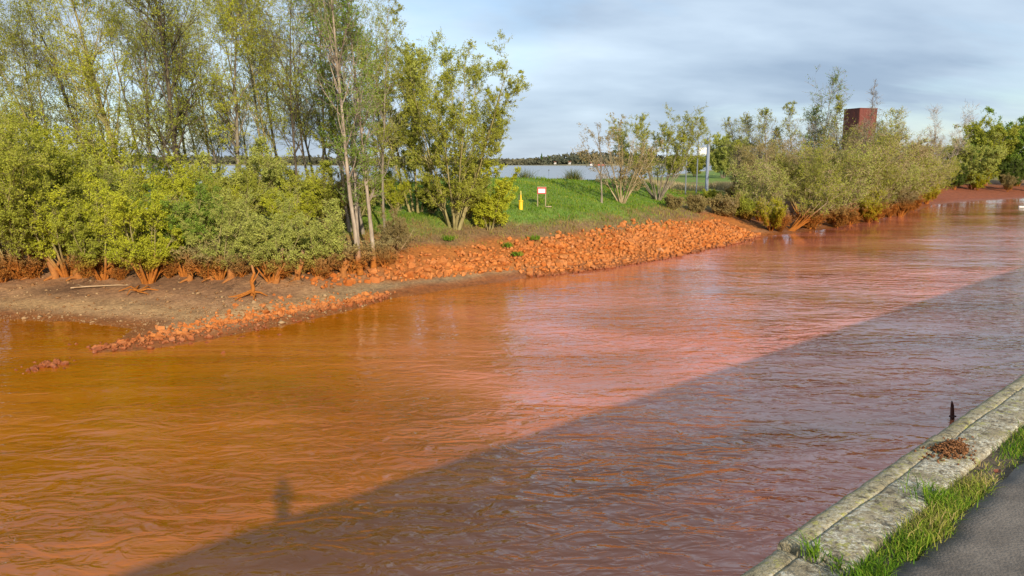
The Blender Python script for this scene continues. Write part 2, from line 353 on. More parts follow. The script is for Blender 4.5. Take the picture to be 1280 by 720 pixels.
# ------------------------------------------------------------------ water
MID = np.array([[-900, 62], [-60, 64], [-22, 72], [-5, 82], [8, 92], [24, 112], [60, 160], [150, 260], [900, 1250]], float)
def water_strip(name, A, B, mat, label):
    n = len(A); V = np.concatenate([np.c_[A, np.zeros(n)], np.c_[B, np.zeros(n)]])
    F = [(i, i + 1, n + i + 1, n + i) for i in range(n - 1)]
    me = bpy.data.meshes.new(name); me.from_pydata([tuple(v) for v in V], [], F); me.update()
    bm = bmesh.new(); bm.from_mesh(me); bmesh.ops.recalc_face_normals(bm, faces=bm.faces)
    if sum(f.normal.z for f in bm.faces) < 0: bmesh.ops.reverse_faces(bm, faces=bm.faces)
    bm.to_mesh(me); bm.free()
    tag(link(name, me, mat=mat), label, kind='structure')
def harbour_mat():
    m, t = new_mat('harbour_water')
    pos = N(t, 'ShaderNodeNewGeometry').outputs['Position']
    def wav(rz, sc, det, ax, dist):
        mp = N(t, 'ShaderNodeMapping', {'Vector': pos, 'Rotation': (0, 0, R(rz)), 'Scale': (ax, 1, 1)}).outputs[0]
        return noise(t, mp, sc, det, .5, dist)
    w1 = wav(-8, 1.6, 2, .5, .9); w2 = wav(-24, 4.0, 2, .5, .8); w3 = wav(4, .42, 2, .3, .3)
    patch = mrange(t, noise(t, N(t, 'ShaderNodeMapping', {'Vector': pos, 'Scale': (.5, 1.0, 1)}).outputs[0], .085, 4), .38, .62, .22, 1.1)
    rg = math_(t, 'SUBTRACT', 1.0, math_(t, 'ABSOLUTE', math_(t, 'MULTIPLY', math_(t, 'SUBTRACT', w2, .5), 2.4)))
    h = math_(t, 'ADD', math_(t, 'ADD', math_(t, 'MULTIPLY', w1, .52), math_(t, 'MULTIPLY', rg, .06)), math_(t, 'ADD', math_(t, 'MULTIPLY', w2, .10), math_(t, 'MULTIPLY', w3, .40)))
    off = N(t, 'ShaderNodeVectorMath', {0: pos, 1: (NQ[0], NQ[1], 0)}, operation='DOT_PRODUCT').outputs['Value']   # metres out from the quay
    patch = math_(t, 'MULTIPLY', patch, mrange(t, off, 15, 32, 1.15, .24))
    h = math_(t, 'MULTIPLY', h, math_(t, 'MULTIPLY', patch, mrange(t, N(t, 'ShaderNodeSeparateXYZ', {0: pos}).outputs[0], 30, 90, 1.0, .5)))
    bp = N(t, 'ShaderNodeBump', {'Height': h, 'Strength': 1.0, 'Distance': .42})
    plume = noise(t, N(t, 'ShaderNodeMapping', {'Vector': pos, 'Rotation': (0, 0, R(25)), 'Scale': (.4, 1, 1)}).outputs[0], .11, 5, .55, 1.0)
    x = N(t, 'ShaderNodeSeparateXYZ', {0: pos}).outputs[0]
    # tree and sky reflections painted into the water colour: ochre left, pinker right
    f = math_(t, 'ADD', mrange(t, x, -7, 9, 0, 1), mrange(t, plume, .3, .7, -.4, .4))
    col = mixc(t, f, (.40, .116, .001), (.47, .145, .082))
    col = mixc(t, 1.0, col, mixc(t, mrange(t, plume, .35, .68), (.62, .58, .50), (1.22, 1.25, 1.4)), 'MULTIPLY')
    p = N(t, 'ShaderNodeBsdfPrincipled', {'Base Color': col, 'Roughness': .03, 'IOR': 1.62, 'Normal': bp.outputs[0], 'Specular IOR Level': .5})
    N(t, 'ShaderNodeOutputMaterial', {0: p.outputs[0]})
    return m
def river_mat():
    m, t = new_mat('river_water')
    pos = N(t, 'ShaderNodeNewGeometry').outputs['Position']
    n1 = noise(t, N(t, 'ShaderNodeMapping', {'Vector': pos, 'Scale': (.5, 1, 1)}).outputs[0], .25, 4, .6)
    bp = N(t, 'ShaderNodeBump', {'Height': n1, 'Strength': .5, 'Distance': .5})
    p = N(t, 'ShaderNodeBsdfPrincipled', {'Base Color': (.26, .27, .27, 1), 'Roughness': .28, 'IOR': 1.333, 'Normal': bp.outputs[0]})
    N(t, 'ShaderNodeOutputMaterial', {0: p.outputs[0]})
    return m
tt = np.array([-900, -45, -10, 5, 15, 35, 80, 180, 1400], float)
water_strip('harbour_water', np.array([NQ * (DQ - .3) + D * t for t in tt]), MID, harbour_mat(), 'orange-red muddy water of the harbour basin')
FAR = np.array([[-5200, 2300], [-1500, 1790], [-500, 1775], [-200, 1770], [100, 1770], [300, 1780], [600, 1800], [1200, 1850], [2600, 2000]], float)
water_strip('river_water', MID, FAR, river_mat(), 'wide grey-blue river beyond the grassy spit')

# ------------------------------------------------------------------ far bank
def far_bank():
    xs = np.linspace(-5200, 2600, 130); yb = np.interp(xs, FAR[:, 0], FAR[:, 1])
    off = [-25, 0, 12, 60, 250, 900, 6000]; hh = [-1, .2, 2.5, 5, 9, 14, 10]
    V = [(x, y + o, h + (0 if o < 12 else 3 * math.sin(x * .004 + o))) for o, h in zip(off, hh) for x, y in zip(xs, yb)]
    n = len(xs); F = [(r * n + i, r * n + i + 1, (r + 1) * n + i + 1, (r + 1) * n + i) for r in range(len(off) - 1) for i in range(n - 1)]
    me = bpy.data.meshes.new('far_bank'); me.from_pydata(V, [], F); me.update()
    m = plain_mat('far_bank', (.16, .16, .08), (.28, .24, .15), .03, .95)
    tag(link('far_bank', me, mat=m), 'low far shore of the river', kind='structure')
far_bank()

# ------------------------------------------------------------------ plants
def tubes(P, Rr, sides):
    M, K, _ = P.shape
    T = np.gradient(P, axis=1); T = unit(T)
    ref = np.tile(np.array([.31, .87, .38]), (M, 1)); tm = unit(T.mean(1))
    bad = np.abs(np.sum(ref * tm, 1)) > .85; ref[bad] = (.9, -.2, .3)
    U = unit(np.cross(T, ref[:, None, :])); Wv = np.cross(T, U)
    a = np.arange(sides) * 2 * np.pi / sides
    V = P[:, :, None, :] + Rr[:, :, None, None] * (np.cos(a)[None, None, :, None] * U[:, :, None, :] + np.sin(a)[None, None, :, None] * Wv[:, :, None, :])
    idx = np.arange(M * K * sides).reshape(M, K, sides)
    A = idx[:, :-1, :]; B = np.roll(A, -1, 2); Cc = np.roll(idx[:, 1:, :], -1, 2); Dd = idx[:, 1:, :]
    F = np.stack([A, B, Cc, Dd], -1).reshape(-1, 4)
    return V.reshape(-1, 3), F
def join(parts):
    V = []; F = []; o = 0
    for v, f in parts: V.append(v); F.append(f + o); o += len(v)
    return np.concatenate(V), np.concatenate(F)
def grow(start, d, ln, r0, tipf, K, wob, trop, g, bend=None):
    M = len(start); P = np.zeros((M, K, 3)); P[:, 0] = start; d = unit(d); st = (ln / (K - 1))[:, None]
    for k in range(1, K):
        P[:, k] = P[:, k - 1] + d * st
        d = d + g.normal(0, wob, (M, 3)); d[:, 2] += trop
        if bend is not None: d = d + bend
        d = unit(d)
    Rr = r0[:, None] * (1 - (1 - tipf) * np.linspace(0, 1, K)[None, :] ** .8)
    return P, Rr
def kids(P, Rr, n, t0, t1, ang, g, pw=1.0):
    M, K, _ = P.shape
    pi = np.repeat(np.arange(M), n); t = t0 + (t1 - t0) * g.random(len(pi)) ** pw
    x = t * (K - 1); i = np.minimum(x.astype(int), K - 2); f = (x - i)[:, None]
    pos = P[pi, i] * (1 - f) + P[pi, i + 1] * f
    tan = unit(P[pi, i + 1] - P[pi, i]); r = Rr[pi, i] * (1 - f[:, 0]) + Rr[pi, i + 1] * f[:, 0]
    perp = unit(np.cross(tan, g.normal(0, 1, (len(pi), 3))))
    a = g.uniform(ang[0], ang[1], len(pi))[:, None]
    return pos, np.cos(a) * tan + np.sin(a) * perp, t, r, pi
def leaves(pos, l, w, g, droop=0.0):
    n = len(pos); u = g.normal(0, 1, (n, 3)); u[:, 2] -= droop; u = unit(u); v = unit(np.cross(u, g.normal(0, 1, (n, 3))))
    sc = g.uniform(.7, 1.35, n)[:, None]; u = u * l * .5 * sc; v = v * w * .68 * sc
    V = np.stack([pos - u * .8 - v, pos - u * .8 + v, pos + u * 1.1], 1).reshape(-1, 3)
    return V, np.arange(3 * n).reshape(n, 3)
def ribbons(P, Rr, g):
    a = P[:, 0]; b = P[:, -1]; n = len(a); sd_ = unit(np.cross(b - a, g.normal(0, 1, (n, 3)))); r0 = Rr[:, 0][:, None] * 1.1; r1 = Rr[:, -1][:, None] * 1.1
    V = np.stack([a - sd_ * r0, a + sd_ * r0, b + sd_ * r1, b - sd_ * r1], 1).reshape(-1, 3); return V, np.arange(4 * n).reshape(n, 4)
TRI = [0]; PROTO = {}
def set_mat(o, mat):
    if not o.data.materials: o.data.materials.append(None)
    o.material_slots[0].link = 'OBJECT'; o.material_slots[0].material = mat
def plant_copy(src, name, label, cat, base, H, seed, leaf, bark, group):
    g = np.random.default_rng(seed); root = empty(name, tuple(base), label, cat, group, rz=g.uniform(-2.6, 2.6) if src[2] else g.uniform(-.5, .5))
    k = H / src[1]; root.scale = (k * g.uniform(.9, 1.12), k * g.uniform(.9, 1.12), k)
    for ch in src[0].children:
        o = ch.copy(); C.objects.link(o); o.parent = root; set_mat(o, MAT[leaf] if ch.name.split('.')[0] == 'crown' else MAT[bark])
    return root
def plant(name, label, cat, base, H, seed, leaf='leaf_olive', bark='bark_grey', stems=None, nst=1, spread=.1, lean=(0, 0), r0=None, n1=22, n2=6, n3=5, a1=(25, 50), a2=(25, 60), l1=.30, l2=.42, l3=.5,
          t0=.25, shape='cone', trop=.10, wob=.10, nl=14, ls=(.11, .055), clump=.45, cf=.55, group=None, twig=.007, stem_len=None, bare=False, droop=.0, K0=10, stemwob=.035, leaf_t0=.1, topbias=1.0, zlow=None, proto=None, lv=(.62, 1.10)):
    if proto is not None and proto in PROTO: return plant_copy(PROTO[proto], name, label, cat, base, H, seed, leaf, bark, group)
    g = np.random.default_rng(seed)
    root = empty(name, tuple(base), label, cat, group)
    r0 = r0 or H * .011
    # stems
    if nst == 1: ds = np.array([[lean[0], lean[1], 1.0]]); st = np.zeros((1, 3)); ln = np.array([H])
    else:
        az = np.arange(nst) * 2 * np.pi / nst + g.uniform(-.5, .5, nst); sp = spread * g.uniform(.35, 1.15, nst)
        ds = np.stack([np.cos(az) * sp + lean[0], np.sin(az) * sp + lean[1], np.ones(nst)], 1)
        st = np.stack([np.cos(az) * .25, np.sin(az) * .25, np.zeros(nst)], 1) * (H / 9.); ln = H * g.uniform(lv[0], lv[1], nst)
        ln = ln * unit(ds)[:, 2] ** .3
    st[:, 2] -= .15
    P0, R0 = grow(st, ds, ln, np.full(len(ds), r0) * g.uniform(.75, 1.1, len(ds)), .12, K0, stemwob, .012, g, None)
    flare = np.ones(K0); flare[0] = 1.45; R0 = R0 * flare
    # limbs
    p, d, t, r, pi = kids(P0, R0, n1, t0, .99, (R(a1[0]), R(a1[1])), g, topbias)
    tt_ = (t - t0) / (1 - t0)
    shp = {'cone': (1.08 - tt_) ** .7, 'round': np.sin(np.pi * (.2 + .75 * tt_)) ** .8, 'fan': .55 + .45 * tt_, 'even': np.ones_like(tt_) * .8}[shape]
    P1, R1 = grow(p, d, ln[pi] * l1 * shp * g.uniform(.6, 1.15, len(p)), np.minimum(r * .55, r0 * .4), .2, 6, wob, trop, g)
    L1 = np.linalg.norm(P1[:, -1] - P1[:, 0], axis=1)
    p, d, t, r, pi = kids(P1, R1, n2, .15, 1., (R(a2[0]), R(a2[1])), g)
    P2, R2 = grow(p, d, L1[pi] * l2 * g.uniform(.5, 1.2, len(p)) * (1.1 - .5 * t), np.minimum(r * .6, r0 * .2), .3, 3, wob * 1.1, trop * .8, g)
    L2 = np.linalg.norm(P2[:, -1] - P2[:, 0], axis=1)
    p, d, t, r, pi = kids(P2, R2, n3, .1, 1., (R(20), R(60)), g)
    P3, R3 = grow(p, d, np.maximum(L2[pi] * l3 * g.uniform(.5, 1.3, len(p)), .12), np.maximum(np.minimum(r * .6, twig * 1.6), twig), .5, 2, wob, trop * .6 - droop, g)
    for k in range(len(P0)):
        V, F = tubes(P0[k:k + 1], R0[k:k + 1], 8); TRI[0] += 2 * len(F)
        set_mat(link('trunk' if nst <= 3 else 'stem', mesh_np('trunk', V, F, np.full(len(F), 4), True), root), MAT[bark])
    V, F = join([tubes(P1, R1, 4), tubes(P2, R2, 3), ribbons(P3, R3, g)]); TRI[0] += 2 * len(F)
    set_mat(link('branches', mesh_np('branches', V, F, np.full(len(F), 4), True), root), MAT[bark])
    if not bare:
        def along(P, n):
            M, K, _ = P.shape; pi = np.repeat(np.arange(M), n); x = g.uniform(leaf_t0, 1, len(pi)) * (K - 1); i = np.minimum(x.astype(int), K - 2); f = (x - i)[:, None]
            return P[pi, i] * (1 - f) + P[pi, i + 1] * f
        q = np.concatenate([along(P3, nl), along(P2, max(1, nl // 3))])
        q = q + g.normal(0, ls[0] * .55, q.shape)
        wpos = q + np.asarray(base)
        nz_ = .65 * noise3(wpos * cf + seed * 1.7) + .35 * noise3(wpos * cf * 2.7 + seed)
        keep = nz_ > clump - .12 + .24 * (g.random(len(q)) - .5)
        if zlow is not None: keep &= (wpos[:, 2] > zlow + g.uniform(-1, 1.5, len(q))) | (g.random(len(q)) < .12)
        q = q[keep]
        V, F = leaves(q, ls[0], ls[1], g, droop * 2); TRI[0] += 2 * len(F)
        v = np.clip(.55 * g.random(len(q)) + .45 * noise3((q + np.asarray(base)) * .9 + 31), 0, 1)
        set_mat(link('crown', mesh_np('crown', V, F, np.full(len(F), 3), False, vattr=v), root), MAT[leaf])
    if proto is not None: PROTO[proto] = (root, H, abs(lean[0]) + abs(lean[1]) < .06)
    return root
def h_for(base, py_top, Y=None): return z_at(py_top, base[1]) - base[2]

TALL = 'tall spring trees standing on the left bank'
def tall(px, Y, lean, H, seed, label, leaf='leaf_olive', bark='bark_grey', **k):
    b = on_land(px, Y, 250)
    kw = dict(nst=1, lean=lean, n1=26, n2=11, n3=6, a1=(15, 42), l1=.36, l2=.42, l3=.6, t0=.24, nl=10, ls=(.085, .048), clump=.44, cf=.6, r0=.19, twig=.0075, trop=.10, wob=.13, stemwob=.05, shape='even')
    kw.update(k); kw.setdefault('proto', None)
    return plant('alder_tree', label, 'tree', b, H, seed, leaf, bark, group=TALL, **kw)
tall(-55, 57, (-.16, .0), 19, 1, 'tall alder cut by the left edge of the picture')
tall(30, 60, (-.20, .02), 19, 2, 'thin alder rising behind the dark olive shrub at far left', r0=.13)
tall(100, 56, (-.26, .0), 20, 3, 'slim alder leaning strongly left over the olive shrub', r0=.12, bark='bark_olive')
tall(138, 61, (-.26, .0), 20, 4, 'forked dark alder leaning left, second trunk from the leaning slim one', bark='bark_dark', r0=.15)
tall(172, 54, (-.19, .0), 20, 5, 'thick mossy alder trunk leaning left behind the yellow-green shrub', leaf='leaf_yellow', bark='bark_olive', r0=.28, n1=30)
tall(203, 58, (-.15, .0), 20, 6, 'straight grey alder just right of the thick mossy trunk', r0=.17)
tall(232, 53, (-.06, .0), 21, 7, 'upright ivy-clad alder with a full green top', leaf='leaf_olive', bark='bark_dark', r0=.27, n1=34, t0=.18, clump=.44)
tall(262, 62, (-.05, .02), 20, 8, 'pale thin alder behind the ivy-clad one', bark='bark_pale', leaf='leaf_grey', r0=.12)
tall(300, 57, (.0, .02), 18, 9, 'bushy yellow-green alder in the middle of the tall row', leaf='leaf_yellow', r0=.18, n1=32, nl=11, clump=.45)
tall(336, 61, (-.05, .0), 20, 10, 'nearly bare pale alder with a twiggy see-through top', bark='bark_pale', leaf='leaf_grey', clump=.58, r0=.13)
tall(376, 55, (-.10, .0), 20, 11, 'dark forked alder bending left in its upper half', bark='bark_dark', r0=.15, clump=.50)
tall(408, 58, (-.06, .0), 19, 12, 'reddish pale alder left of the white-stemmed birch', bark='bark_tan', leaf='leaf_grey', clump=.54, r0=.14)
for i, (px, Y, H, lf, bk, lab) in enumerate([(5, 66, 18, 'leaf_olive', 'bark_grey', 'back alder between the cut-off one and the thin one'), (70, 68, 19, 'leaf_yellow', 'bark_olive', 'yellowish back alder left of the strongly leaning one'), (120, 66, 18, 'leaf_grey', 'bark_grey', 'grey back alder between the leaning trunks'),
        (188, 67, 19, 'leaf_olive', 'bark_grey', 'olive back alder behind the thick mossy trunk'), (248, 69, 19, 'leaf_yellow', 'bark_olive', 'yellow back alder right of the ivy-clad one'), (285, 66, 18, 'leaf_grey', 'bark_pale', 'pale back alder left of the bushy yellow-green one'),
        (318, 68, 17, 'leaf_yellow', 'bark_olive', 'yellow-tipped back alder right of the bushy one'), (356, 66, 18, 'leaf_olive', 'bark_grey', 'thin back alder left of the dark forked one'), (396, 67, 17, 'leaf_grey', 'bark_grey', 'grey back alder left of the reddish pale one'), (432, 66, 18, 'leaf_olive', 'bark_grey', 'olive back alder seen between the birch stems'), (486, 68, 15, 'leaf_grey', 'bark_grey', 'light back alder right of the birch')]):
    tall(px, Y, (-.12, 0), H, 200 + i, lab, leaf=lf, bark=bk, n1=22, clump=.50, r0=.15, proto=('tl%d' % (i % 3)))
for i, (px, Y, H, lf, bk, lab) in enumerate([(18, 61, 17, 'leaf_olive', 'bark_olive', 'slim alder between the thin one and the cut-off one'), (84, 63, 18, 'leaf_grey', 'bark_grey', 'slim grey alder directly left of the strongly leaning trunk'), (155, 62, 18, 'leaf_yellow', 'bark_olive', 'slim yellow alder between forked trunk and mossy trunk'), (218, 63, 17, 'leaf_grey', 'bark_grey', 'slim grey alder between the straight trunk and the ivy-clad one'),
        (276, 60, 16, 'leaf_olive', 'bark_olive', 'slim olive alder left of the bushy yellow-green one'), (310, 62, 15, 'leaf_grey', 'bark_pale', 'slim pale alder behind the bushy yellow-green one'), (348, 58, 15, 'leaf_yellow', 'bark_olive', 'slim yellow alder left of the dark forked one'), (390, 62, 16, 'leaf_olive', 'bark_grey', 'slim alder right of the dark forked one'), (420, 61, 15, 'leaf_grey', 'bark_grey', 'slim grey alder left of the birch'), (505, 63, 14, 'leaf_olive', 'bark_olive', 'slim olive alder between birch and sparse willow'), (545, 64, 13, 'leaf_grey', 'bark_grey', 'slim grey alder behind the broad willow')]):
    tall(px, Y, (-.1, 0), H, 230 + i, lab, leaf=lf, bark=bk, proto='tl%d' % (i % 3))
# birch with three stems
b = ground(456, 339)
plant('birch_tree', 'pale three-stemmed birch with orange-stained foot at the left end of the stones', 'tree', b, 21, 21, 'leaf_green', 'bark_birch', nst=3, spread=.07, lean=(-.05, .02), n1=36, n2=8, n3=5, a1=(14, 40), l1=.19, l2=.5, l3=.65, t0=.26, nl=8, ls=(.085, .048), clump=.44, cf=.45, r0=.165, trop=.14, stemwob=.03, shape='round')
# big bushy willow at the right end of the left group
b = on_land(568, 57.5, 275)
plant('willow_tree', 'broad many-stemmed willow with open leafy crown at the end of the tree row', 'tree', b, 13.6, 29, 'leaf_olive', 'bark_olive', nst=14, spread=.46, lv=(.84, 1.05), lean=(-.03, 0), n1=17, n2=7, n3=5, a1=(20, 55), l1=.23, l2=.5, l3=.6, t0=.10, shape='even', nl=12, ls=(.095, .052), clump=.41, cf=1.1, r0=.10, trop=.09, stemwob=.04)
for px_, lab_, ln_, H_ in ((436, 'thin dark trunk just left of the three-stemmed birch', -.13, 19), (452, 'slim dark trunk behind the three-stemmed birch', -.07, 20), (482, 'slim grey trunk just right of the three-stemmed birch', -.03, 17)):
    tall(px_, 53, (ln_, 0), H_, 300 + px_, lab_, leaf='leaf_green' if px_ == 452 else 'leaf_olive', bark='bark_grey', r0=.13, n1=28, clump=.48, l1=.22, proto='slim%d' % (px_ % 2))
b = on_land(520, 60, 262)
plant('willow_tree', 'sparse slender willow between birch and broad willow', 'tree', b, 15, 23, 'leaf_grey', 'bark_olive', nst=5, spread=.24, lean=(-.08, 0), n1=24, n2=7, n3=6, a1=(18, 40), l1=.24, t0=.22, shape='even', nl=7, ls=(.15, .065), clump=.50, cf=.5, r0=.10, trop=.10)
b = on_land(612, 58.5, 285)
plant('willow_shrub', 'low yellow-green shrub at the right foot of the broad willow', 'shrub', b, 4.6, 24, 'leaf_yellow', 'bark_olive', nst=11, spread=.5, n1=11, n2=5, n3=4, l1=.36, t0=.08, shape='even', nl=12, ls=(.13, .06), clump=.40, r0=.035, cf=.8)

SHR = 'leafy shrubs along the left bank'
def shrub(px, py, H, seed, label, leaf='leaf_olive', bark='bark_olive', Y=None, name='willow_shrub', group=SHR, **k):
    b = ground(px, py + (9 if group == SHR and px < 430 else 7 if name == 'dead_brush' and px < 430 else 0)) if Y is None else on_land(px, Y, 280)
    kw = dict(nst=12, spread=.6, n1=11, n2=7, n3=5, a1=(15, 50), l1=.40, l2=.5, l3=.6, t0=.15, shape='even', nl=9, ls=(.095, .052), clump=.48, cf=.75, r0=.105, trop=.085, wob=.13, twig=.008, zlow=1.7)
    kw.update(k); kw.setdefault('proto', 'shrub%d%s' % (seed % 4, name))
    return plant(name, label, 'shrub', b, H, seed, leaf, bark, group=group, **kw)
shrub(-60, 345, 9.6, 40, 'dark shrub cut by the left edge of the picture', 'leaf_olive', proto='bigshrub', nst=13, n1=15, nl=12, clump=.38)
shrub(25, 338, 10.5, 41, 'tall dark olive shrub at far left reaching high up the picture', 'leaf_olive', proto='bigshrub', nst=13, n1=15, nl=12, clump=.38)
shrub(85, 336, 6.6, 42, 'yellowish shrub right of the dark olive one', 'leaf_yellow')
shrub(128, 340, 5.6, 43, 'rounded olive shrub over the mud left of the brightest shrub', 'leaf_olive')
shrub(185, 345, 6.0, 44, 'brightest yellow-green shrub hanging down onto the mud', 'leaf_yellow', zlow=.9, nl=11, clump=.41, proto='bright')
shrub(232, 336, 5.0, 45, 'dense green shrub right of the brightest one', 'leaf_green', nl=9)
shrub(275, 340, 4.8, 46, 'grey-green shrub on orange stems in the middle of the bank', 'leaf_grey')
shrub(340, 344, 4.7, 47, 'pale grey-green shrub with small leaves and orange feet', 'leaf_grey', nl=9)
shrub(398, 338, 3.9, 48, 'small green shrub next to the birch foot', 'leaf_grey')
shrub(60, 0, 7.5, 49, 'back shrub seen between the far left trunks', 'leaf_yellow', Y=56)
shrub(150, 0, 7.2, 50, 'tall yellow back shrub under the mossy trunk', 'leaf_yellow', Y=56)
shrub(215, 0, 5.4, 51, 'green back shrub under the ivy-clad alder', 'leaf_green', Y=57)
shrub(315, 0, 5.4, 52, 'light back shrub under the bushy alder', 'leaf_grey', Y=54)
shrub(370, 0, 4.4, 53, 'thin twiggy back shrub behind the pale grey-green one', 'leaf_olive', Y=56, clump=.5)
shrub(428, 0, 3.4, 54, 'brown twiggy shrub behind the birch', 'leaf_brown', Y=54, clump=.5)
shrub(495, 318, 3.0, 55, 'tan leafless brush right of the birch foot', 'leaf_brown', 'bark_tan', clump=.62, zlow=None)
shrub(540, 0, 2.6, 56, 'low dark green bramble under the sparse willow', 'leaf_dark', Y=60, clump=.4, zlow=None)
shrub(470, 0, 3.0, 57, 'green bramble patch behind the birch trunks', 'leaf_green', Y=63, clump=.42, zlow=None)
for i, (px, Y, h, lf, lab) in enumerate([(108, 52, 6.0, 'leaf_grey', 'greyish shrub between the yellowish and the rounded olive one'), (250, 52, 5.2, 'leaf_yellow', 'yellow shrub filling the gap right of the dense green one'), (300, 51, 4.6, 'leaf_olive', 'olive shrub between the two grey-green ones'), (365, 51, 4.0, 'leaf_yellow', 'yellow-green shrub between pale grey-green shrub and birch'), (412, 53, 4.2, 'leaf_olive', 'olive shrub left of the birch trunks'), (448, 56, 3.6, 'leaf_grey', 'grey-green shrub low behind the birch trunks'), (495, 60, 3.4, 'leaf_yellow', 'yellow-green shrub low between birch and sparse willow'), (585, 60, 3.6, 'leaf_olive', 'olive undergrowth at the foot of the broad willow')]):
    shrub(px, 0, h, 240 + i, lab, lf, Y=Y)
# orange twiggy undergrowth, one brush per gap
BL = ['orange dead brush at the left picture edge on the mud', 'low rusty brush under the tall dark olive shrub', 'rusty brush above the pale branch on the mud', 'small orange brush left of the brightest shrub', 'rusty brush right of the brightest yellow-green shrub', 'orange brush under the dense green shrub',
      'orange brush right behind the leaning stump on the mud', 'rusty brush under the pale grey-green shrub', 'orange-brown brush under the small green shrub', 'dense rusty brush at the left foot of the birch', 'orange brush between the birch foot and the stones']
for i, (px, py, h) in enumerate([(5, 345, 2.8), (40, 341, 1.6), (108, 340, 2.0), (150, 343, 1.0), (212, 341, 1.5), (262, 342, 2.4), (302, 340, 1.8), (352, 343, 1.3), (405, 341, 2.2), (438, 341, 2.4), (480, 334, 2.2)]):
    shrub(px, py, h, 70 + i, BL[i], 'leaf_brown', 'bark_olive', name='dead_brush', proto='brush%d' % (i % 2), group='orange dead brush along the mud', nst=18, spread=.9, n1=9, n2=5, n3=4, r0=.06, nl=1, clump=.62, zlow=None, twig=.013, wob=.2)

# middle of the spit
b = on_land(752, 74, 247); plant('bare_tree', 'thin bare upright tree on the grass, left of the brown-trunked one', 'tree', b, h_for(b, 152), 101, bark='bark_grey', nst=1, lean=(.01, 0), n1=24, n2=5, n3=4, a1=(12, 30), l1=.26, t0=.2, bare=True, r0=.10, trop=.1, twig=.010)
b = ground(777, 254); plant('bare_tree', 'bare spreading tree with short brown trunk on the grass', 'tree', b, h_for(b, 150) * .98, 102, 'leaf_brown', 'bark_tan', nst=13, spread=.62, lv=(.85, 1.04), lean=(.0, 0), n1=12, n2=6, n3=5, a1=(16, 42), l1=.28, t0=.14, shape='even', nl=2, clump=.6, r0=.085, trop=.08, twig=.010, ls=(.12, .06))
b = ground(822, 250); plant('willow_tree', 'wide fan-shaped tree in young leaf on the green slope', 'tree', b, h_for(b, 143), 108, 'leaf_olive', 'bark_grey', nst=18, spread=.78, lv=(.92, 1.06), lean=(.0, 0), n1=11, n2=7, n3=6, a1=(15, 45), l1=.26, l2=.5, l3=.6, t0=.3, shape='even', nl=6, ls=(.10, .056), clump=.40, cf=1.3, zlow=b[2] + 1.6, r0=.085, trop=.07, twig=.010)
THK = 'brown brushwood on the slope right of the stones'
for i, (px, py, h, lf, lab) in enumerate([(842, 262, 1.6, 'leaf_brown', 'brown brushwood nearest to the fan-shaped tree'), (872, 266, 1.9, 'leaf_brown', 'brown brushwood above the middle of the stone slope'), (905, 270, 2.4, 'leaf_brown', 'taller brown brushwood above the end of the stones'),
                                          (930, 274, 2.9, 'leaf_olive', 'olive brushwood where the stones end'), (888, 252, 1.6, 'leaf_olive', 'olive scrub on the slope under the blue mast'), (920, 250, 2.3, 'leaf_brown', 'brown scrub behind the end of the stone slope')]):
    shrub(px, py, h, 110 + i, lab, lf, 'bark_tan', group=THK, proto='thicket%d' % (i % 2), nst=16, spread=.75, n1=11, n2=6, n3=5, nl=5, ls=(.13, .05), clump=.46, zlow=None, r0=.04, twig=.011)

# right bank willows
RW = 'sprawling willows on the right bank'
def rshrub(px, py, top, seed, label, leaf, bark='bark_tan', Y=None, **k):
    b = ground(px, py) if Y is None else on_land(px, Y, 250)
    H = h_for(b, top)
    kw = dict(nst=15, spread=.7, n1=13, n2=7, n3=5, a1=(18, 50), l1=.36, l2=.5, l3=.65, t0=.24, shape='even', nl=3, ls=(.13, .062), clump=.45, cf=.6, r0=.085, trop=.06, wob=.13, twig=.015, zlow=2.2)
    kw.update(k); kw.setdefault('proto', ('rs%d' % (seed % 3)) if H > 4.5 else 'rlow%d' % (seed % 2))
    return plant('willow_shrub', label, 'shrub', b, H, seed, leaf, bark, group=RW, **kw)
rshrub(988, 288, 208, 130, 'fallen-over willow with long pale bare stems fanning to the right', 'leaf_olive', 'bark_tan', nst=16, spread=.28, lean=(1.0, -.2), r0=.13, proto='fallen', n1=6, t0=.4, clump=.52, stemwob=.04, nl=3)
rshrub(950, 276, 203, 131, 'grey twiggy willow left of the fallen-over one', 'leaf_grey', nl=3, clump=.5)
rshrub(1003, 272, 180, 132, 'rounded olive willow behind the fallen-over stems', 'leaf_olive', 'bark_olive', nst=16)
rshrub(945, 262, 184, 133, 'dark rounded willow under the thin pair of trees', 'leaf_brown', 'bark_olive', nl=4)
rshrub(1040, 276, 183, 134, 'grey-green willow hanging over the right mud bank', 'leaf_grey', lean=(.25, 0), nl=6)
rshrub(1075, 272, 179, 135, 'olive willow below the red tower', 'leaf_olive', lean=(.2, 0))
rshrub(1100, 268, 187, 136, 'pale green willow right of the red tower foot', 'leaf_grey', nl=6)
rshrub(1125, 262, 191, 137, 'tan-topped willow in the middle of the right bank', 'leaf_olive', 'bark_tan', nl=7)
rshrub(1148, 254, 200, 138, 'yellow-green willow at the end of the mud bank', 'leaf_yellow', nl=7)
rshrub(1158, 255, 226, 139, 'low bright yellow shrub beside the red beach', 'leaf_bright', 'bark_tan', proto='lime', zlow=None)
rshrub(1085, 279, 243, 140, 'low orange-stemmed brush on the waterline of the right bank', 'leaf_bright', 'bark_tan', zlow=None, nl=2, clump=.55)
rshrub(963, 289, 248, 141, 'small bright yellow-green bush at the end of the stones', 'leaf_bright', 'bark_tan', proto='lime', zlow=None, nl=8, nst=11, spread=.5, n1=8, n2=5, n3=4, l1=.55, clump=.45, ls=(.15, .08))
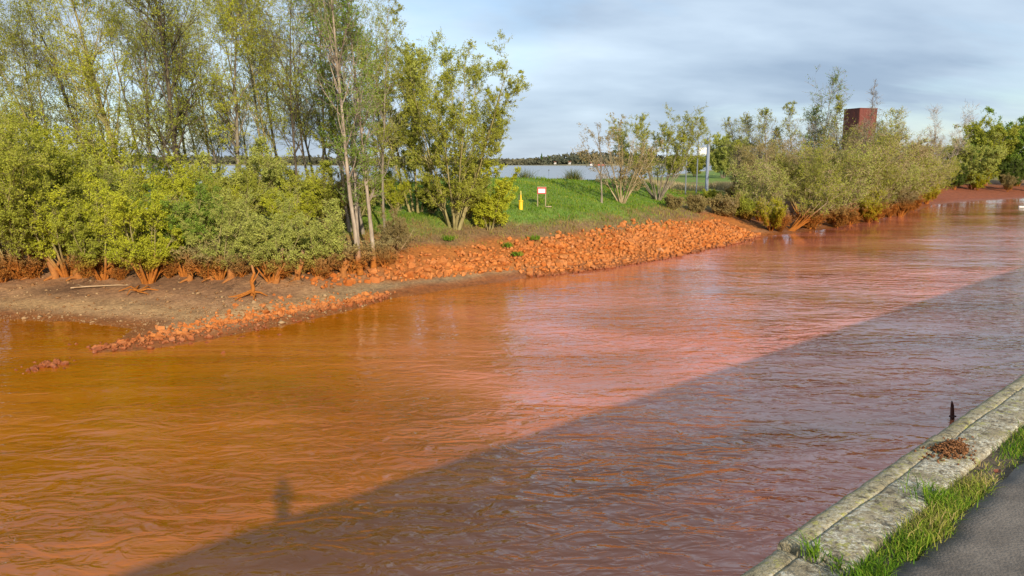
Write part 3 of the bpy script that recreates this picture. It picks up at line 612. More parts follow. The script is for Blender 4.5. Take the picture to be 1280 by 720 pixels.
rshrub(1125, 272, 240, 142, 'low orange dead brush near the pale driftwood', 'leaf_brown', 'bark_tan', zlow=None, nl=3, spread=.9, r0=.05)
rshrub(1045, 284, 254, 143, 'dead orange brush under the fallen-over stems', 'leaf_brown', 'bark_tan', zlow=None, nl=3, spread=.9, r0=.05)
for i, (px, Y, top, lf, bk, lab) in enumerate([(972, 104, 178, 'leaf_brown', 'bark_tan', 'tan twiggy willow behind the grey twiggy one'), (1022, 108, 172, 'leaf_grey', 'bark_tan', 'pale twiggy willow behind the rounded olive one'), (1058, 112, 163, 'leaf_olive', 'bark_olive', 'olive twiggy willow directly in front of the red tower'),
        (1086, 118, 166, 'leaf_brown', 'bark_tan', 'tan leafless willow in front of the right face of the red tower'), (1116, 124, 180, 'leaf_grey', 'bark_tan', 'tan willow behind the pale green one'), (1140, 136, 186, 'leaf_olive', 'bark_tan', 'far olive willow behind the tan-topped one'), (1165, 158, 196, 'leaf_yellow', 'bark_olive', 'yellow-green willow where the red beach begins')]):
    rshrub(px, 0, top, 160 + i, lab, lf, bk, Y=Y, proto='back%d' % (i % 2), nl=2, clump=.46)
for i, (px, py, h, lab) in enumerate([(975, 290, 2.6, 'orange brush at the foot of the small yellow-green bush'), (1012, 286, 2.8, 'orange brush under the middle of the fallen-over willow'), (1062, 281, 3.0, 'wide orange brush under the grey-green overhanging willow'), (1092, 276, 2.8, 'orange brush under the pale green willow'), (1112, 272, 2.6, 'rusty brush left of the low dead brush near the driftwood log'), (1140, 263, 2.6, 'orange brush at the last bend before the red beach')]):
    shrub(px, py, h, 90 + i, lab, 'leaf_brown', 'bark_tan', name='dead_brush', proto='brush%d' % (i % 2), group='orange dead brush along the mud')
RT = 'thin trees behind the right bank willows'
def rtree(px, Y, top, seed, label, leaf, bark='bark_grey', **k):
    b = on_land(px, Y, 215); H = h_for(b, top)
    kw = dict(nst=1, n1=36, n2=7, n3=6, a1=(15, 45), l1=.27, l2=.5, l3=.7, t0=.25, nl=2, ls=(.15, .08), clump=.47, cf=.6, r0=.12, trop=.10, twig=.015, group=RT)
    kw.update(k)
    return plant('slender_tree', label, 'tree', b, H, seed, leaf, bark, **kw)
rtree(1016, 112, 97, 150, 'tallest leafy slender tree left of the red tower', 'leaf_green', nst=3, spread=.08, shape='round')
rtree(992, 110, 128, 151, 'thin half-bare tree left of the tallest slender one', 'leaf_grey', clump=.55, r0=.11)
rtree(1047, 108, 122, 152, 'twiggy tree just left of the red tower', 'leaf_olive', clump=.56, r0=.11)
rtree(1076, 104, 101, 153, 'bare spire-like tree in front of the red tower', 'leaf_brown', bare=True, n1=36, a1=(10, 25), l1=.2, r0=.10)
rtree(958, 112, 146, 154, 'sparse round-topped tree left of the thin half-bare one', 'leaf_olive', nst=3, spread=.25, shape='round', clump=.52)
rtree(930, 115, 152, 155, 'outermost sparse tree on the left of the right bank', 'leaf_olive', nst=3, spread=.3, shape='round', clump=.54)
rtree(1103, 120, 150, 156, 'airy pale tree just right of the red tower', 'leaf_grey', 'bark_pale', nst=3, spread=.2, shape='round', clump=.48)
rtree(1178, 185, 146, 157, 'bare fan-shaped tree against the sky behind the red beach', 'leaf_brown', 'bark_pale', nst=5, spread=.3, bare=True, twig=.02, n1=18, shape='even', t0=.35)
FT = 'trees and bushes behind the red beach'
def ftree(px, Y, top, seed, label, leaf, bark='bark_grey', name='round_tree', group=FT, **k):
    b = on_land(px, Y, 215); H = h_for(b, top)
    kw = dict(nst=8, lv=(.86, 1.04), spread=.5, n1=17, n2=7, n3=6, a1=(22, 58), l1=.34, l2=.5, l3=.6, t0=.10, shape='even', nl=9, ls=(.33, .19), clump=.36, cf=.5, r0=.16, trop=.06, twig=.02, zlow=2.6)
    kw.update(k); kw.setdefault('proto', 'ft%d' % (seed % 3))
    return plant(name, label, 'tree' if H > 6.5 else 'shrub', b, H, seed, leaf, bark, group=group, **kw)
ftree(1232, 205, 158, 170, 'tall grey-olive dome-shaped tree behind the red beach', 'leaf_olive', nst=9)
ftree(1272, 210, 152, 171, 'tall green tree at the right edge of the picture', 'leaf_green', nst=10)
ftree(1310, 212, 150, 172, 'tall green tree cut by the right edge', 'leaf_green', nst=9)
ftree(1200, 200, 184, 173, 'dark green bush left of the willow on the red beach', 'leaf_green')
ftree(1216, 186, 180, 174, 'light spiky willow bush in front of the dome-shaped tree', 'leaf_grey', 'bark_tan', spread=.5)
ftree(1190, 196, 190, 175, 'green bush under the bare fan-shaped tree', 'leaf_green')
ftree(1265, 192, 203, 176, 'low grey-green bush under the tall green tree', 'leaf_dark', spread=.7)
ftree(1224, 184, 214, 177, 'yellow-orange low bush on the upper edge of the beach', 'leaf_bright', 'bark_tan', spread=.8, zlow=None)
ftree(1262, 186, 220, 178, 'rust-coloured low brush at the right end of the beach', 'leaf_brown', 'bark_tan', spread=.8, zlow=None)
ftree(1195, 182, 208, 179, 'dark brown-green bush at the left end of the beach', 'leaf_dark', 'bark_tan', spread=.8, zlow=None)
ftree(1305, 190, 215, 180, 'brush beyond the right end of the beach', 'leaf_brown', 'bark_tan', spread=.8, zlow=None)
FM = 'trees far behind the spit'
ftree(904, 215, 172, 185, 'round light green tree right of the blue mast', 'leaf_grey', group=FM)
ftree(868, 240, 193, 186, 'low green hedge bush behind the blue mast', 'leaf_olive', group=FM, spread=.9)
ftree(925, 230, 184, 187, 'dull bush between round tree and right bank', 'leaf_olive', group=FM, spread=.8)
ftree(842, 250, 196, 188, 'low far hedge bush behind the fan-shaped tree', 'leaf_olive', group=FM, spread=.9)
ftree(1150, 230, 180, 189, 'brown-green far bush left of the bare fan-shaped tree', 'leaf_brown', group=FM, spread=.7)
ftree(1120, 220, 172, 190, 'tan far bush above the middle of the right bank', 'leaf_brown', group=FM, spread=.6)


# ------------------------------------------------------------------ stones
def rock_mesh(seed, n=17, flat=.80):
    g = np.random.default_rng(seed); p = unit(g.normal(0, 1, (n, 3))) * g.uniform(.42, .56, (n, 1)) * np.array([1.0, .88, flat])
    bm = bmesh.new()
    for q in p: bm.verts.new(q)
    r = bmesh.ops.convex_hull(bm, input=bm.verts[:])
    for v in [v for v in bm.verts if not v.link_faces]: bm.verts.remove(v)
    bmesh.ops.recalc_face_normals(bm, faces=bm.faces)
    return bm_mesh('stone', bm)
def stone_mat():
    m, t = new_mat('stained_stone')
    pos = N(t, 'ShaderNodeNewGeometry').outputs['Position']; isl = N(t, 'ShaderNodeNewGeometry').outputs['Random Per Island']
    oi = N(t, 'ShaderNodeObjectInfo').outputs['Random']
    r = math_(t, 'FRACT', math_(t, 'ADD', isl, oi))
    c = mixc(t, r, (.39, .105, .016), (.56, .195, .045))
    c = mixc(t, mrange(t, math_(t, 'FRACT', math_(t, 'MULTIPLY', r, 7.3)), .6, .9, 0, .35), c, (.56, .25, .10))
    n = noise(t, pos, 9., 4, .65)
    c = mixc(t, mrange(t, n, .42, .7, 0, .6), c, (.27, .085, .022))
    c = mixc(t, mrange(t, noise(t, pos, .35, 3), .45, .7, 0, .45), c, (.36, .16, .06))
    c = mixc(t, mrange(t, r, .99, .995, 0, .3), c, (.45, .36, .24))
    z = N(t, 'ShaderNodeSeparateXYZ', {0: pos}).outputs[2]
    wet = mrange(t, z, .05, .28, 1, 0)
    c = mixc(t, wet, c, (.20, .055, .018))
    b = N(t, 'ShaderNodeBump', {'Height': n, 'Strength': .6, 'Distance': .04})
    p = N(t, 'ShaderNodeBsdfPrincipled', {'Base Color': c, 'Roughness': mrange(t, wet, 0, 1, .92, .4), 'Normal': b.outputs[0], 'Specular IOR Level': .25})
    N(t, 'ShaderNodeOutputMaterial', {0: p.outputs[0]})
    return m
MAT['stone'] = stone_mat()
ROCKS = [rock_mesh(500 + i) for i in range(10)]
for r_ in ROCKS: r_.materials.append(MAT['stone'])
RV = []
for r_ in ROCKS:
    v = np.array([q.co[:] for q in r_.vertices]); f = [tuple(p.vertices) for p in r_.polygons]
    RV.append((v, np.array([x for q in f for x in q]), np.array([len(q) for q in f])))
from mathutils import Euler, Matrix
def put_stones(root, items, limit, stuff_name):
    """items: list of (x,y,z,size); the largest in view become parts, the rest one mesh"""
    def score(q):
        d = np.array([q[0], q[1], q[2] - HC]); px = 640 + FPX * d[0] / (d[1] * cP); return (q[3] / np.linalg.norm(d)) * (1 if -40 < px < 1320 else .01)
    items = sorted(items, key=score, reverse=True)
    inv = np.array(root.location)
    V = []; F = []; SZ = []; o = 0; g = np.random.default_rng(len(items))
    for k, (x, y, z, s) in enumerate(items):
        e = Euler((g.uniform(-.5, .5), g.uniform(-.5, .5), g.uniform(0, 6.28))); sc = (s * g.uniform(.85, 1.25), s * g.uniform(.85, 1.2), s * g.uniform(.8, 1.1)); ri = int(g.integers(len(ROCKS)))
        if k < limit:
            ob = link('stone', ROCKS[ri], root); ob.location = Vector((x, y, z)) - root.location; ob.rotation_euler = e; ob.scale = sc
        else:
            m = np.array(e.to_matrix()) @ np.diag(sc); v, f, sz = RV[ri]
            V.append(v @ m.T + np.array([x, y, z]) - inv); F.append(f + o); SZ.append(sz); o += len(v)
    if V:
        ob = link(stuff_name, mesh_np(stuff_name, np.concatenate(V), np.concatenate(F), np.concatenate(SZ)), root, MAT['stone']); ob['kind'] = 'stuff'
i0 = [p[0] for p in SH_PX].index(470); i1 = [p[0] for p in SH_PX].index(950)
seg = SH[i0:i1 + 1]; segu = SU[i0:i1 + 1]; al = np.concatenate([[0], np.cumsum(np.linalg.norm(np.diff(seg, axis=0), axis=1))])
items = []; a = 0.0
while a < al[-1]:
    p = np.array([np.interp(a, al, seg[:, 0]), np.interp(a, al, seg[:, 1])]); q = np.array([np.interp(a + 1.5, al, seg[:, 0]), np.interp(a + 1.5, al, seg[:, 1])]); q0 = np.array([np.interp(a - 1.5, al, seg[:, 0]), np.interp(a - 1.5, al, seg[:, 1])])
    n = unit(q - q0); n = np.array([-n[1], n[0]]); u = np.interp(a, al, segu)
    s0 = np.interp(u, [470, 530, 600, 652, 668, 950], [3.6, 2.5, 1.75, 1.3, -.35, -.3]); s1 = np.interp(u, [470, 530, 600, 665, 760, 880, 950], [6.0, 5.5, 5.2, 5.2, 5.4, 5.8, 4.4]) + random.uniform(-.7, .5)
    s = s0 + random.uniform(0, .3)
    while s < s1:
        sz = min(.78, max(.2, random.lognormvariate(-1.15, .38))); x, y = p + n * s + np.array([random.uniform(-.1, .1), random.uniform(-.1, .1)])
        if not (s > s1 - 1.2 and random.random() < .35): items.append([x, y, 0, sz])
        if random.random() < .16: items.append([x + random.uniform(-.2, .2), y + random.uniform(-.2, .2), .10, sz * .7])
        s += .335 + random.uniform(-.05, .12)
    a += .34 + random.uniform(-.04, .04)
A = np.array(items); zt = terrain(A[:, 0], A[:, 1]); A[:, 2] = np.maximum(zt, -.08) + A[:, 2] + .16 * A[:, 3]
b = at_z(760, 325, .8)
root = empty('rock_revetment', (b[0], b[1], terrain([b[0]], [b[1]])[0]), 'slope of angular orange-stained stones between red water and grass', 'stone embankment')
put_stones(root, [tuple(q) for q in A], 300, 'stones')
print('riprap', len(A))
# low spit of rubble running out from the mud
pth = np.array([at_z(*p)[:2] for p in [(118, 436), (170, 430), (240, 419), (300, 406), (360, 395), (420, 384), (484, 372)]]); wd = np.array([.6, 1.2, 1.9, 2.3, 2.0, 1.3, .8])
al2 = np.concatenate([[0], np.cumsum(np.linalg.norm(np.diff(pth, axis=0), axis=1))]); items = []
for k in range(1250):
    a = random.uniform(0, al2[-1]); p = np.array([np.interp(a, al2, pth[:, 0]), np.interp(a, al2, pth[:, 1])]); w = np.interp(a, al2, wd)
    q = p + np.array([random.gauss(0, .35), 1]) * random.gauss(0, w * .62); sz = min(.46, random.lognormvariate(-1.9, .45))
    items.append((q[0], q[1], sz))
A = np.array(items); zt = terrain(A[:, 0], A[:, 1]); Z = np.maximum(zt, -.05) + .18 * A[:, 2]
root = empty('stone_spit', (pth[3][0], pth[3][1], 0), 'low spit of orange rubble stones running from mud into the water', 'stone spit')
put_stones(root, [(x, y, z, s) for (x, y, s), z in zip(A, Z)], 300, 'rubble')
p = at_z(60, 457); items = []
for k in range(70):
    r = abs(random.gauss(0, .55)); t_ = random.uniform(0, 6.28); sz = random.uniform(.1, .3) * (1 if r < .9 else .6); items.append((p[0] + r * math.cos(t_) * 1.0, p[1] + r * math.sin(t_) * 1.1, .07 - .08 * r, sz))
for k in range(8): items.append((p[0] - 1.2 + random.uniform(0, 3), p[1] + 3.2 + random.uniform(-.6, .6), -.02, random.uniform(.15, .28)))
root = empty('stone_heap', (p[0], p[1], 0), 'small heap of orange stones breaking the water left of the spit', 'stone heap')
put_stones(root, items, 300, 'rubble')
# pebbles on the mud
P_ = []
for k in range(3200):
    px = random.uniform(-60, 520); y_ = np.interp(px, [-60, 0, 160, 300, 400, 520], [394, 391, 397, 396, 380, 360]) + random.gauss(0, 9); q = at_z(px, y_, .2); P_.append((q[0], q[1], random.lognormvariate(-3.1, .45)))
for k in range(500):
    px = random.uniform(-60, 470); q = at_z(px, random.uniform(348, 395), .5); P_.append((q[0], q[1], random.lognormvariate(-2.3, .4)))
A = np.array(P_); zt = terrain(A[:, 0], A[:, 1]); V = []; F = []; o = 0
oct_ = np.array([[.5, 0, 0], [0, .5, 0], [-.5, 0, 0], [0, -.5, 0], [0, 0, .32], [0, 0, -.3]]); of = np.array([[0, 1, 4], [1, 2, 4], [2, 3, 4], [3, 0, 4], [1, 0, 5], [2, 1, 5], [3, 2, 5], [0, 3, 5]])
for (x, y, s), z in zip(A, zt):
    if z < -.03: continue
    V.append((oct_ + rng.normal(0, .09, (6, 3))) * s * 1.4 + (x, y, z + .15 * s)); F.append(of + o); o += 6
m, t = new_mat('pebbles'); isl = N(t, 'ShaderNodeNewGeometry').outputs['Random Per Island']
c = mixc(t, isl, (.20, .085, .03), (.36, .24, .125)); d_ = N(t, 'ShaderNodeBsdfDiffuse', {'Color': c}); N(t, 'ShaderNodeOutputMaterial', {0: d_.outputs[0]})
F = np.concatenate(F); tag(link('pebbles', mesh_np('pebbles', np.concatenate(V), F, np.full(len(F), 3)), mat=m), 'pale and orange pebbles strewn over the mud', kind='stuff')

# ------------------------------------------------------------------ grass and litter on the spit
def blades(pos, h, w, g, lean=.35, dirs=None):
    n = len(pos); az = g.uniform(0, 2 * np.pi, n); side = np.stack([np.cos(az), np.sin(az), np.zeros(n)], 1) * (w * .5)[:, None]
    l = g.normal(0, lean, (n, 2)) * h[:, None]; 
    m1 = pos + np.stack([l[:, 0] * .3, l[:, 1] * .3, h * .55], 1); tp = pos + np.stack([l[:, 0], l[:, 1], h * (1 - .18 * np.minimum(np.hypot(l[:, 0], l[:, 1]) / h, 2))], 1)
    V = np.stack([pos - side, pos + side, m1 + side * .75, m1 - side * .75, tp], 1).reshape(-1, 3); o = np.arange(n)[:, None] * 5
    q = (o + np.array([0, 1, 2, 3])); tr = (o + np.array([3, 2, 4]))
    loops = np.concatenate([q, tr], 1).ravel(); sizes = np.tile([4, 3], n)
    return V, loops, sizes
def blade_mat(name, ramp, trans=.3):
    m, t = new_mat(name); v = N(t, 'ShaderNodeAttribute', attribute_name='v').outputs['Fac']
    cr_ = t.nodes.new('ShaderNodeValToRGB'); t.links.new(v, cr_.inputs[0])
    e = cr_.color_ramp.elements; e[0].position = 0; e[0].color = (*ramp[0], 1); e[1].position = 1; e[1].color = (*ramp[-1], 1)
    for i, c in enumerate(ramp[1:-1]): x = e.new((i + 1) / (len(ramp) - 1)); x.color = (*c, 1)
    d = N(t, 'ShaderNodeBsdfDiffuse', {'Color': cr_.outputs[0]}); tr = N(t, 'ShaderNodeBsdfTranslucent', {'Color': cr_.outputs[0]})
    mx = N(t, 'ShaderNodeMixShader', {0: trans, 1: d.outputs[0], 2: tr.outputs[0]}); N(t, 'ShaderNodeOutputMaterial', {0: mx.outputs[0]})
    return m
MAT['meadow'] = blade_mat('meadow', [(.085, .175, .014), (.15, .265, .022), (.33, .32, .05), (.27, .20, .085), (.33, .18, .06)])
def meadow():
    g = np.random.default_rng(77); n = 148000
    Yv = 46 + 80 * g.random(n) ** 1.3; px = g.uniform(440, 1000, n); X = (px - 640) / FPX * Yv * 1.0
    z, dh, dr, u, ins = terrain(X, Yv, True)
    n1 = fbm2(X, Yv, .35, 4, 1.); n2 = fbm2(X, Yv, 1.3, 3, 3.)
    green = np.clip((z + 1.5 * (n1 - .5) + .7 * (n2 - .5) - 2.65) / .8, 0, 1) * np.clip((u - 380) / 180, 0, 1)
    keep = ins & (z > 2.0 + .8 * (g.random(n) - .5)) & (dr > 6) & (g.random(n) < .55 + .45 * green) & (noise2(X, Yv, .9, 4.) > .30 - .3 * green)
    X, Yv, z, green = X[keep], Yv[keep], z[keep], green[keep]; n = len(X)
    h = np.where(g.random(n) < green, g.uniform(.10, .26, n), g.uniform(.12, .42, n)) * (.7 + .6 * noise2(X, Yv, .7, 6.)); h *= 1 + 1.3 * np.clip((noise2(X, Yv, 1.1, 21.) - .62) * 5, 0, 1) * (fbm2(X, Yv, .16, 2, 5.) > .5); w = g.uniform(.025, .06, n) * (Yv / 60)
    V, lp, sz = blades(np.stack([X, Yv, z - .03], 1), h, w, g, .55)
    v = np.where(g.random(n) < green, g.uniform(0, .45, n), g.uniform(.42, 1, n)); v = np.clip(v + .25 * (noise2(X, Yv, .5, 12.) - .5), 0, 1)
    tag(link('grass', mesh_np('grass', V, lp, sz, vattr=np.repeat(v, 2)), mat=MAT['meadow']), 'green meadow grass and dead stalks on the spit', kind='stuff')
meadow()
MAT['reed'] = blade_mat('reed', [(.13, .15, .03), (.22, .20, .06), (.40, .31, .16), (.52, .42, .25)])
MAT['reed_green'] = blade_mat('reed_green', [(.06, .085, .018), (.10, .13, .03), (.19, .18, .05), (.34, .27, .12)])
def reed_clump(px, Y, top, w, seed, label, n=420, mat='reed_green'):
    b = on_land(px, Y, 222); H = max(.9, h_for(b, top)); g = np.random.default_rng(seed)
    root = empty('reed_clump', tuple(b), label, 'reeds', 'reed clumps along the river edge')
    p = np.stack([g.normal(0, w * .36, n), g.normal(0, w * .25, n), np.full(n, -.1)], 1)
    h = H * g.uniform(.4, 1.05, n) * np.exp(-(p[:, 0] / w) ** 2); V, lp, sz = blades(p, h, g.uniform(.03, .07, n), g, .35)
    link('leaves', mesh_np('leaves', V, lp, sz, vattr=np.repeat(g.random(n) * .7, 2)), root, MAT[mat])
    n2 = n // 3; p = np.stack([g.normal(0, w * .4, n2), g.normal(0, w * .25, n2), np.full(n2, -.1)], 1); V, lp, sz = blades(p, H * g.uniform(.3, .55, n2), g.uniform(.03, .07, n2), g, .25)
    link('dry_stalks', mesh_np('dry_stalks', V, lp, sz, vattr=np.repeat(g.uniform(.6, 1, n2), 2)), root, MAT['reed'])
reed_clump(657, 92, 205, 2.0, 1, 'wider green reed clump by the river above the yellow marker')
reed_clump(716, 96, 206, 1.7, 2, 'small spiky reed clump by the river right of the sign')
def reed_bed(name, x0, x1, Y0, Y1, hmin, hmax, n, seed, label):
    g = np.random.default_rng(seed); Yv = g.uniform(Y0, Y1, n); X = g.uniform(x0, x1, n); z, dh, dr, u, ins = terrain(X, Yv, True); k = ins & (z > .1); X, Yv, z = X[k], Yv[k], z[k]; n = len(X)
    V, lp, sz = blades(np.stack([X, Yv, z - .05], 1), g.uniform(hmin, hmax, n), g.uniform(.06, .14, n), g, .2)
    tag(link(name, mesh_np(name, V, lp, sz, vattr=np.repeat(g.uniform(.4, 1, n), 2)), mat=MAT['reed']), label, kind='stuff')
reed_bed('reed_bed', 14, 34, 128, 165, .5, 1.2, 6000, 5, 'straw-coloured reeds along the river edge behind the bare trees')
reed_bed('reed_bed', x_at(898, 135), x_at(962, 135), 130, 142, .8, 1.7, 4000, 6, 'pale dry reeds left of the right bank willows')

# ------------------------------------------------------------------ things on the grass
M_yel = plain_mat('yellow_plastic', (.78, .52, .015), (.70, .43, .012), 6, .5)
M_yel2 = plain_mat('pale_yellow_plastic', (.72, .60, .16), (.62, .50, .10), 6, .5)
M_dark = plain_mat('dark_metal', (.05, .05, .05), (.08, .07, .06), 9, .6)
M_wood = plain_mat('weathered_wood', (.42, .33, .21), (.30, .23, .15), 8, .85)
M_red = plain_mat('sign_red', (.48, .035, .03), (.42, .03, .028), 5, .5)
M_white = plain_mat('sign_white', (.80, .79, .76), (.74, .73, .70), 5, .5)
b = ground(651, 262); b_mark = b
root = empty('pipeline_marker', tuple(b), 'yellow pipeline marker post standing in the grass left of the sign', 'marker post'); root.scale = (.82, .82, .86)
bm = bmesh.new(); bm_cyl(bm, (0, 0, -.1), (0, 0, .78), .235, .215, 20); link('body', bm_mesh('body', bm, False), root, M_yel)
bm = bmesh.new(); bm_cyl(bm, (0, 0, .78), (0, 0, .86), .28, .28, 20); bm_cyl(bm, (0, 0, .86), (0, 0, .91), .25, .17, 20); link('collar', bm_mesh('collar', bm), root, M_yel)
bm = bmesh.new(); bm_cyl(bm, (0, 0, .91), (0, 0, 1.42), .10, .07, 16); link('neck', bm_mesh('neck', bm), root, M_yel)
bm = bmesh.new(); bm_cyl(bm, (0, 0, 1.42), (0, 0, 1.80), .06, .045, 12); bm_cyl(bm, (0, 0, 1.80), (0, 0, 1.86), .06, .01, 12); link('tip', bm_mesh('tip', bm), root, M_yel2)
bm = bmesh.new(); bm_box(bm, (-.20, .02, 1.18), (.07, .16, .52), .01); link('number_plate', bm_mesh('number_plate', bm), root, M_dark)
b = ground(677, 259)
root = empty('warning_sign', tuple(b), 'red-bordered white notice board on two wooden posts in the grass', 'sign', rz=R(3)); root.scale = (.86, .86, .9)
for sx in (-.42, .42):
    bm = bmesh.new(); bm_box(bm, (sx, .03, .93), (.075, .075, 2.1), .008); link('post', bm_mesh('post', bm), root, M_wood)
bm = bmesh.new(); bm_box(bm, (0, -.035, 1.985), (.98, .05, .06), .006); link('top_rail', bm_mesh('top_rail', bm), root, M_wood)
bm = bmesh.new(); bm_box(bm, (0, -.03, 1.62), (.94, .03, .64), .004); bd = link('board', bm_mesh('board', bm), root, M_red)
bm = bmesh.new(); bm_box(bm, (0, -.05, 1.60), (.70, .012, .40)); pn = link('panel', bm_mesh('panel', bm), bd, M_white)
bm = bmesh.new()
for k, (w_, z_) in enumerate([(.34, 1.64), (.46, 1.59), (.30, 1.545)]): bm_box(bm, (0, -.0575, z_), (w_, .003, .022))
link('lettering', bm_mesh('lettering', bm), bd, plain_mat('faded_ink', (.50, .30, .28), (.45, .28, .26), 5, .8))
bm = bmesh.new(); bm_box(bm, (.75, -.1, .03), (.62, .12, .10), .01); bm_box(bm, (.62, .05, .02), (.2, .1, .08), .01)
link('foot_plank', bm_mesh('foot_plank', bm), root, M_wood)

for k, (px, py, h) in enumerate([(560, 303, .45), (634, 312, .5), (646, 321, .4), (668, 302, .45)]):
    b = ground(px, py); g = np.random.default_rng(k + 60); root = empty('weed_tuft', tuple(b), ['weed tuft on the stones below the broad willow, farthest left of the weeds', 'weed tuft between stones just above the end of the mud shelf', 'lowest weed tuft, right at the end of the mud shelf', 'weed tuft at the upper rim of the stones below the yellow marker'][k], 'weed', 'green weeds among the stones')
    V, lp, sz = blades(np.c_[g.normal(0, .22, (90, 2)), np.full(90, .1)], g.uniform(.5, 1, 90) * h, g.uniform(.04, .09, 90), g, .6); link('leaves', mesh_np('leaves', V, lp, sz, vattr=np.repeat(g.uniform(0, .4, 90), 2)), root, MAT['meadow'])

# blue mast frame on the embankment
M_steelb = plain_mat('painted_steel', (.16, .21, .30), (.13, .17, .25), 3, .5)
M_galv = plain_mat('galvanised_steel', (.22, .24, .27), (.18, .20, .22), 4, .45, .3)
YG = 112; bg = on_land(878, YG, 212)
root = empty('mast_frame', tuple(bg), 'grey-blue steel mast frame with a white panel on the embankment', 'mast')
def zr(py): return z_at(py, YG) - bg[2]
def xr(px, py=200): return x_at(px, YG, py) - bg[0]
bm = bmesh.new(); bm_box(bm, (xr(884.3), 0, zr(172) / 2 - .2), (.26, .5, zr(172) + .4), .02); link('main_post', bm_mesh('main_post', bm), root, M_steelb)
bm = bmesh.new(); bm_box(bm, (xr(884.3) + .21, .03, zr(173) / 2 - .2), (.15, .3, zr(173) + .4), .01); link('cable_duct', bm_mesh('cable_duct', bm), root, M_galv)
for px, top in ((872, 176), (858.3, 180)):
    bm = bmesh.new(); bm_cyl(bm, (xr(px), 0, -.4), (xr(px), 0, zr(top)), .10, .09, 10); link('post', bm_mesh('post', bm), root, M_galv)
bm = bmesh.new(); bm_box(bm, ((xr(870) + xr(885)) / 2, 0, zr(173)), (xr(885) - xr(870), .18, .12), .01); bm_box(bm, ((xr(858) + xr(884)) / 2, 0, zr(183.4)), (xr(884) - xr(858), .08, .07)); link('crossbar', bm_mesh('crossbar', bm), root, M_steelb)
bm = bmesh.new(); bm_box(bm, ((xr(873) + xr(883)) / 2, .02, (zr(184.5) + zr(193)) / 2), (xr(883) - xr(873), .06, zr(184.5) - zr(193)), .01); link('panel', bm_mesh('panel', bm), root, M_white)
bm = bmesh.new(); bm_box(bm, ((xr(858) + xr(884)) / 2, 0, zr(194)), (xr(884) - xr(858), .08, .07)); link('lower_bar', bm_mesh('lower_bar', bm), root, M_galv)

# rust-red tower
def tower():
    YT = 255.; cx = x_at(1074, YT, 160); top = z_at(137, YT) ; side = 7.3
    root = empty('steel_tower', (cx, YT, 2), 'rust-red square steel tower rising behind the right bank trees', 'tower', rz=R(63))
    m, t = new_mat('rusted_steel'); pos = N(t, 'ShaderNodeTexCoord').outputs['Object']
    n = noise(t, N(t, 'ShaderNodeMapping', {'Vector': pos, 'Scale': (1, 1, .2)}).outputs[0], 1.2, 6, .65)
    c = mixc(t, mrange(t, n, .3, .7), (.105, .027, .019), (.19, .045, .030)); p = N(t, 'ShaderNodeBsdfPrincipled', {'Base Color': c, 'Roughness': .8}); N(t, 'ShaderNodeOutputMaterial', {0: p.outputs[0]})
    h = top - 2; a45 = R(45)
    for k in range(4):
        ang = a45 + k * math.pi / 2 - R(0); bm = bmesh.new()
        nrm = Vector((math.cos(ang), math.sin(ang), 0)); 
        bm_box(bm, (0, 0, h / 2), (.25, side - .26, h)); 
        for j in range(1, 8): bm_box(bm, (.14, 0, h * j / 8), (.05, side - .3, .07))
        for j in range(1, 3): bm_box(bm, (.145, side * (j / 3 - .5), h / 2), (.05, .08, h - .2))
        bmesh.ops.transform(bm, matrix=Matrix.Translation(nrm * (side / 2 - .13)) @ Matrix.Rotation(ang, 4, 'Z'), verts=bm.verts)
        link('wall', bm_mesh('wall', bm), root, m)
    bm = bmesh.new(); bm_box(bm, (0, 0, h + .14), (side + .2, side + .2, .26), .03, rz=a45); link('roof', bm_mesh('roof', bm), root, m)
tower()

# ------------------------------------------------------------------ far shore: wood, spires, houses, ship
def far_wood():
    g = np.random.default_rng(5); n = 26000; X = g.uniform(-1700, 900, n); d = g.random(n)
    prof = 11 + 9 * noise2(X, X * 0, .008, 3.) + 12 * np.clip((X - 60) / 120, 0, 1) * np.clip((420 - X) / 200, 0, 1) * (.6 + .6 * noise2(X, X * 0, .03, 9.))
    Yv = np.interp(X, FAR[:, 0], FAR[:, 1]) + 14 + 130 * d ** 1.5; z = 2 + prof * (.45 + .75 * d) * g.random(n) ** .6
    pos = np.stack([X, Yv, z], 1); V, F = leaves(pos, 7.5, 5.0, g); v = np.clip(.35 * noise2(X, Yv, .02, 1.) * 2 + .3 * g.random(n) - .2 * np.clip((X - 60) / 100, 0, 1), 0, 1)
    m, t = new_mat('far_wood'); at = N(t, 'ShaderNodeAttribute', attribute_name='v').outputs['Fac']
    c = mixc(t, at, (.045, .060, .045), (.17, .150, .085)); d_ = N(t, 'ShaderNodeBsdfDiffuse', {'Color': c}); N(t, 'ShaderNodeOutputMaterial', {0: d_.outputs[0]})
    tag(link('far_wood', mesh_np('far_wood', V, F, np.full(n, 3), vattr=v), mat=m), 'dark wooded far shore of the river', kind='stuff')
far_wood()
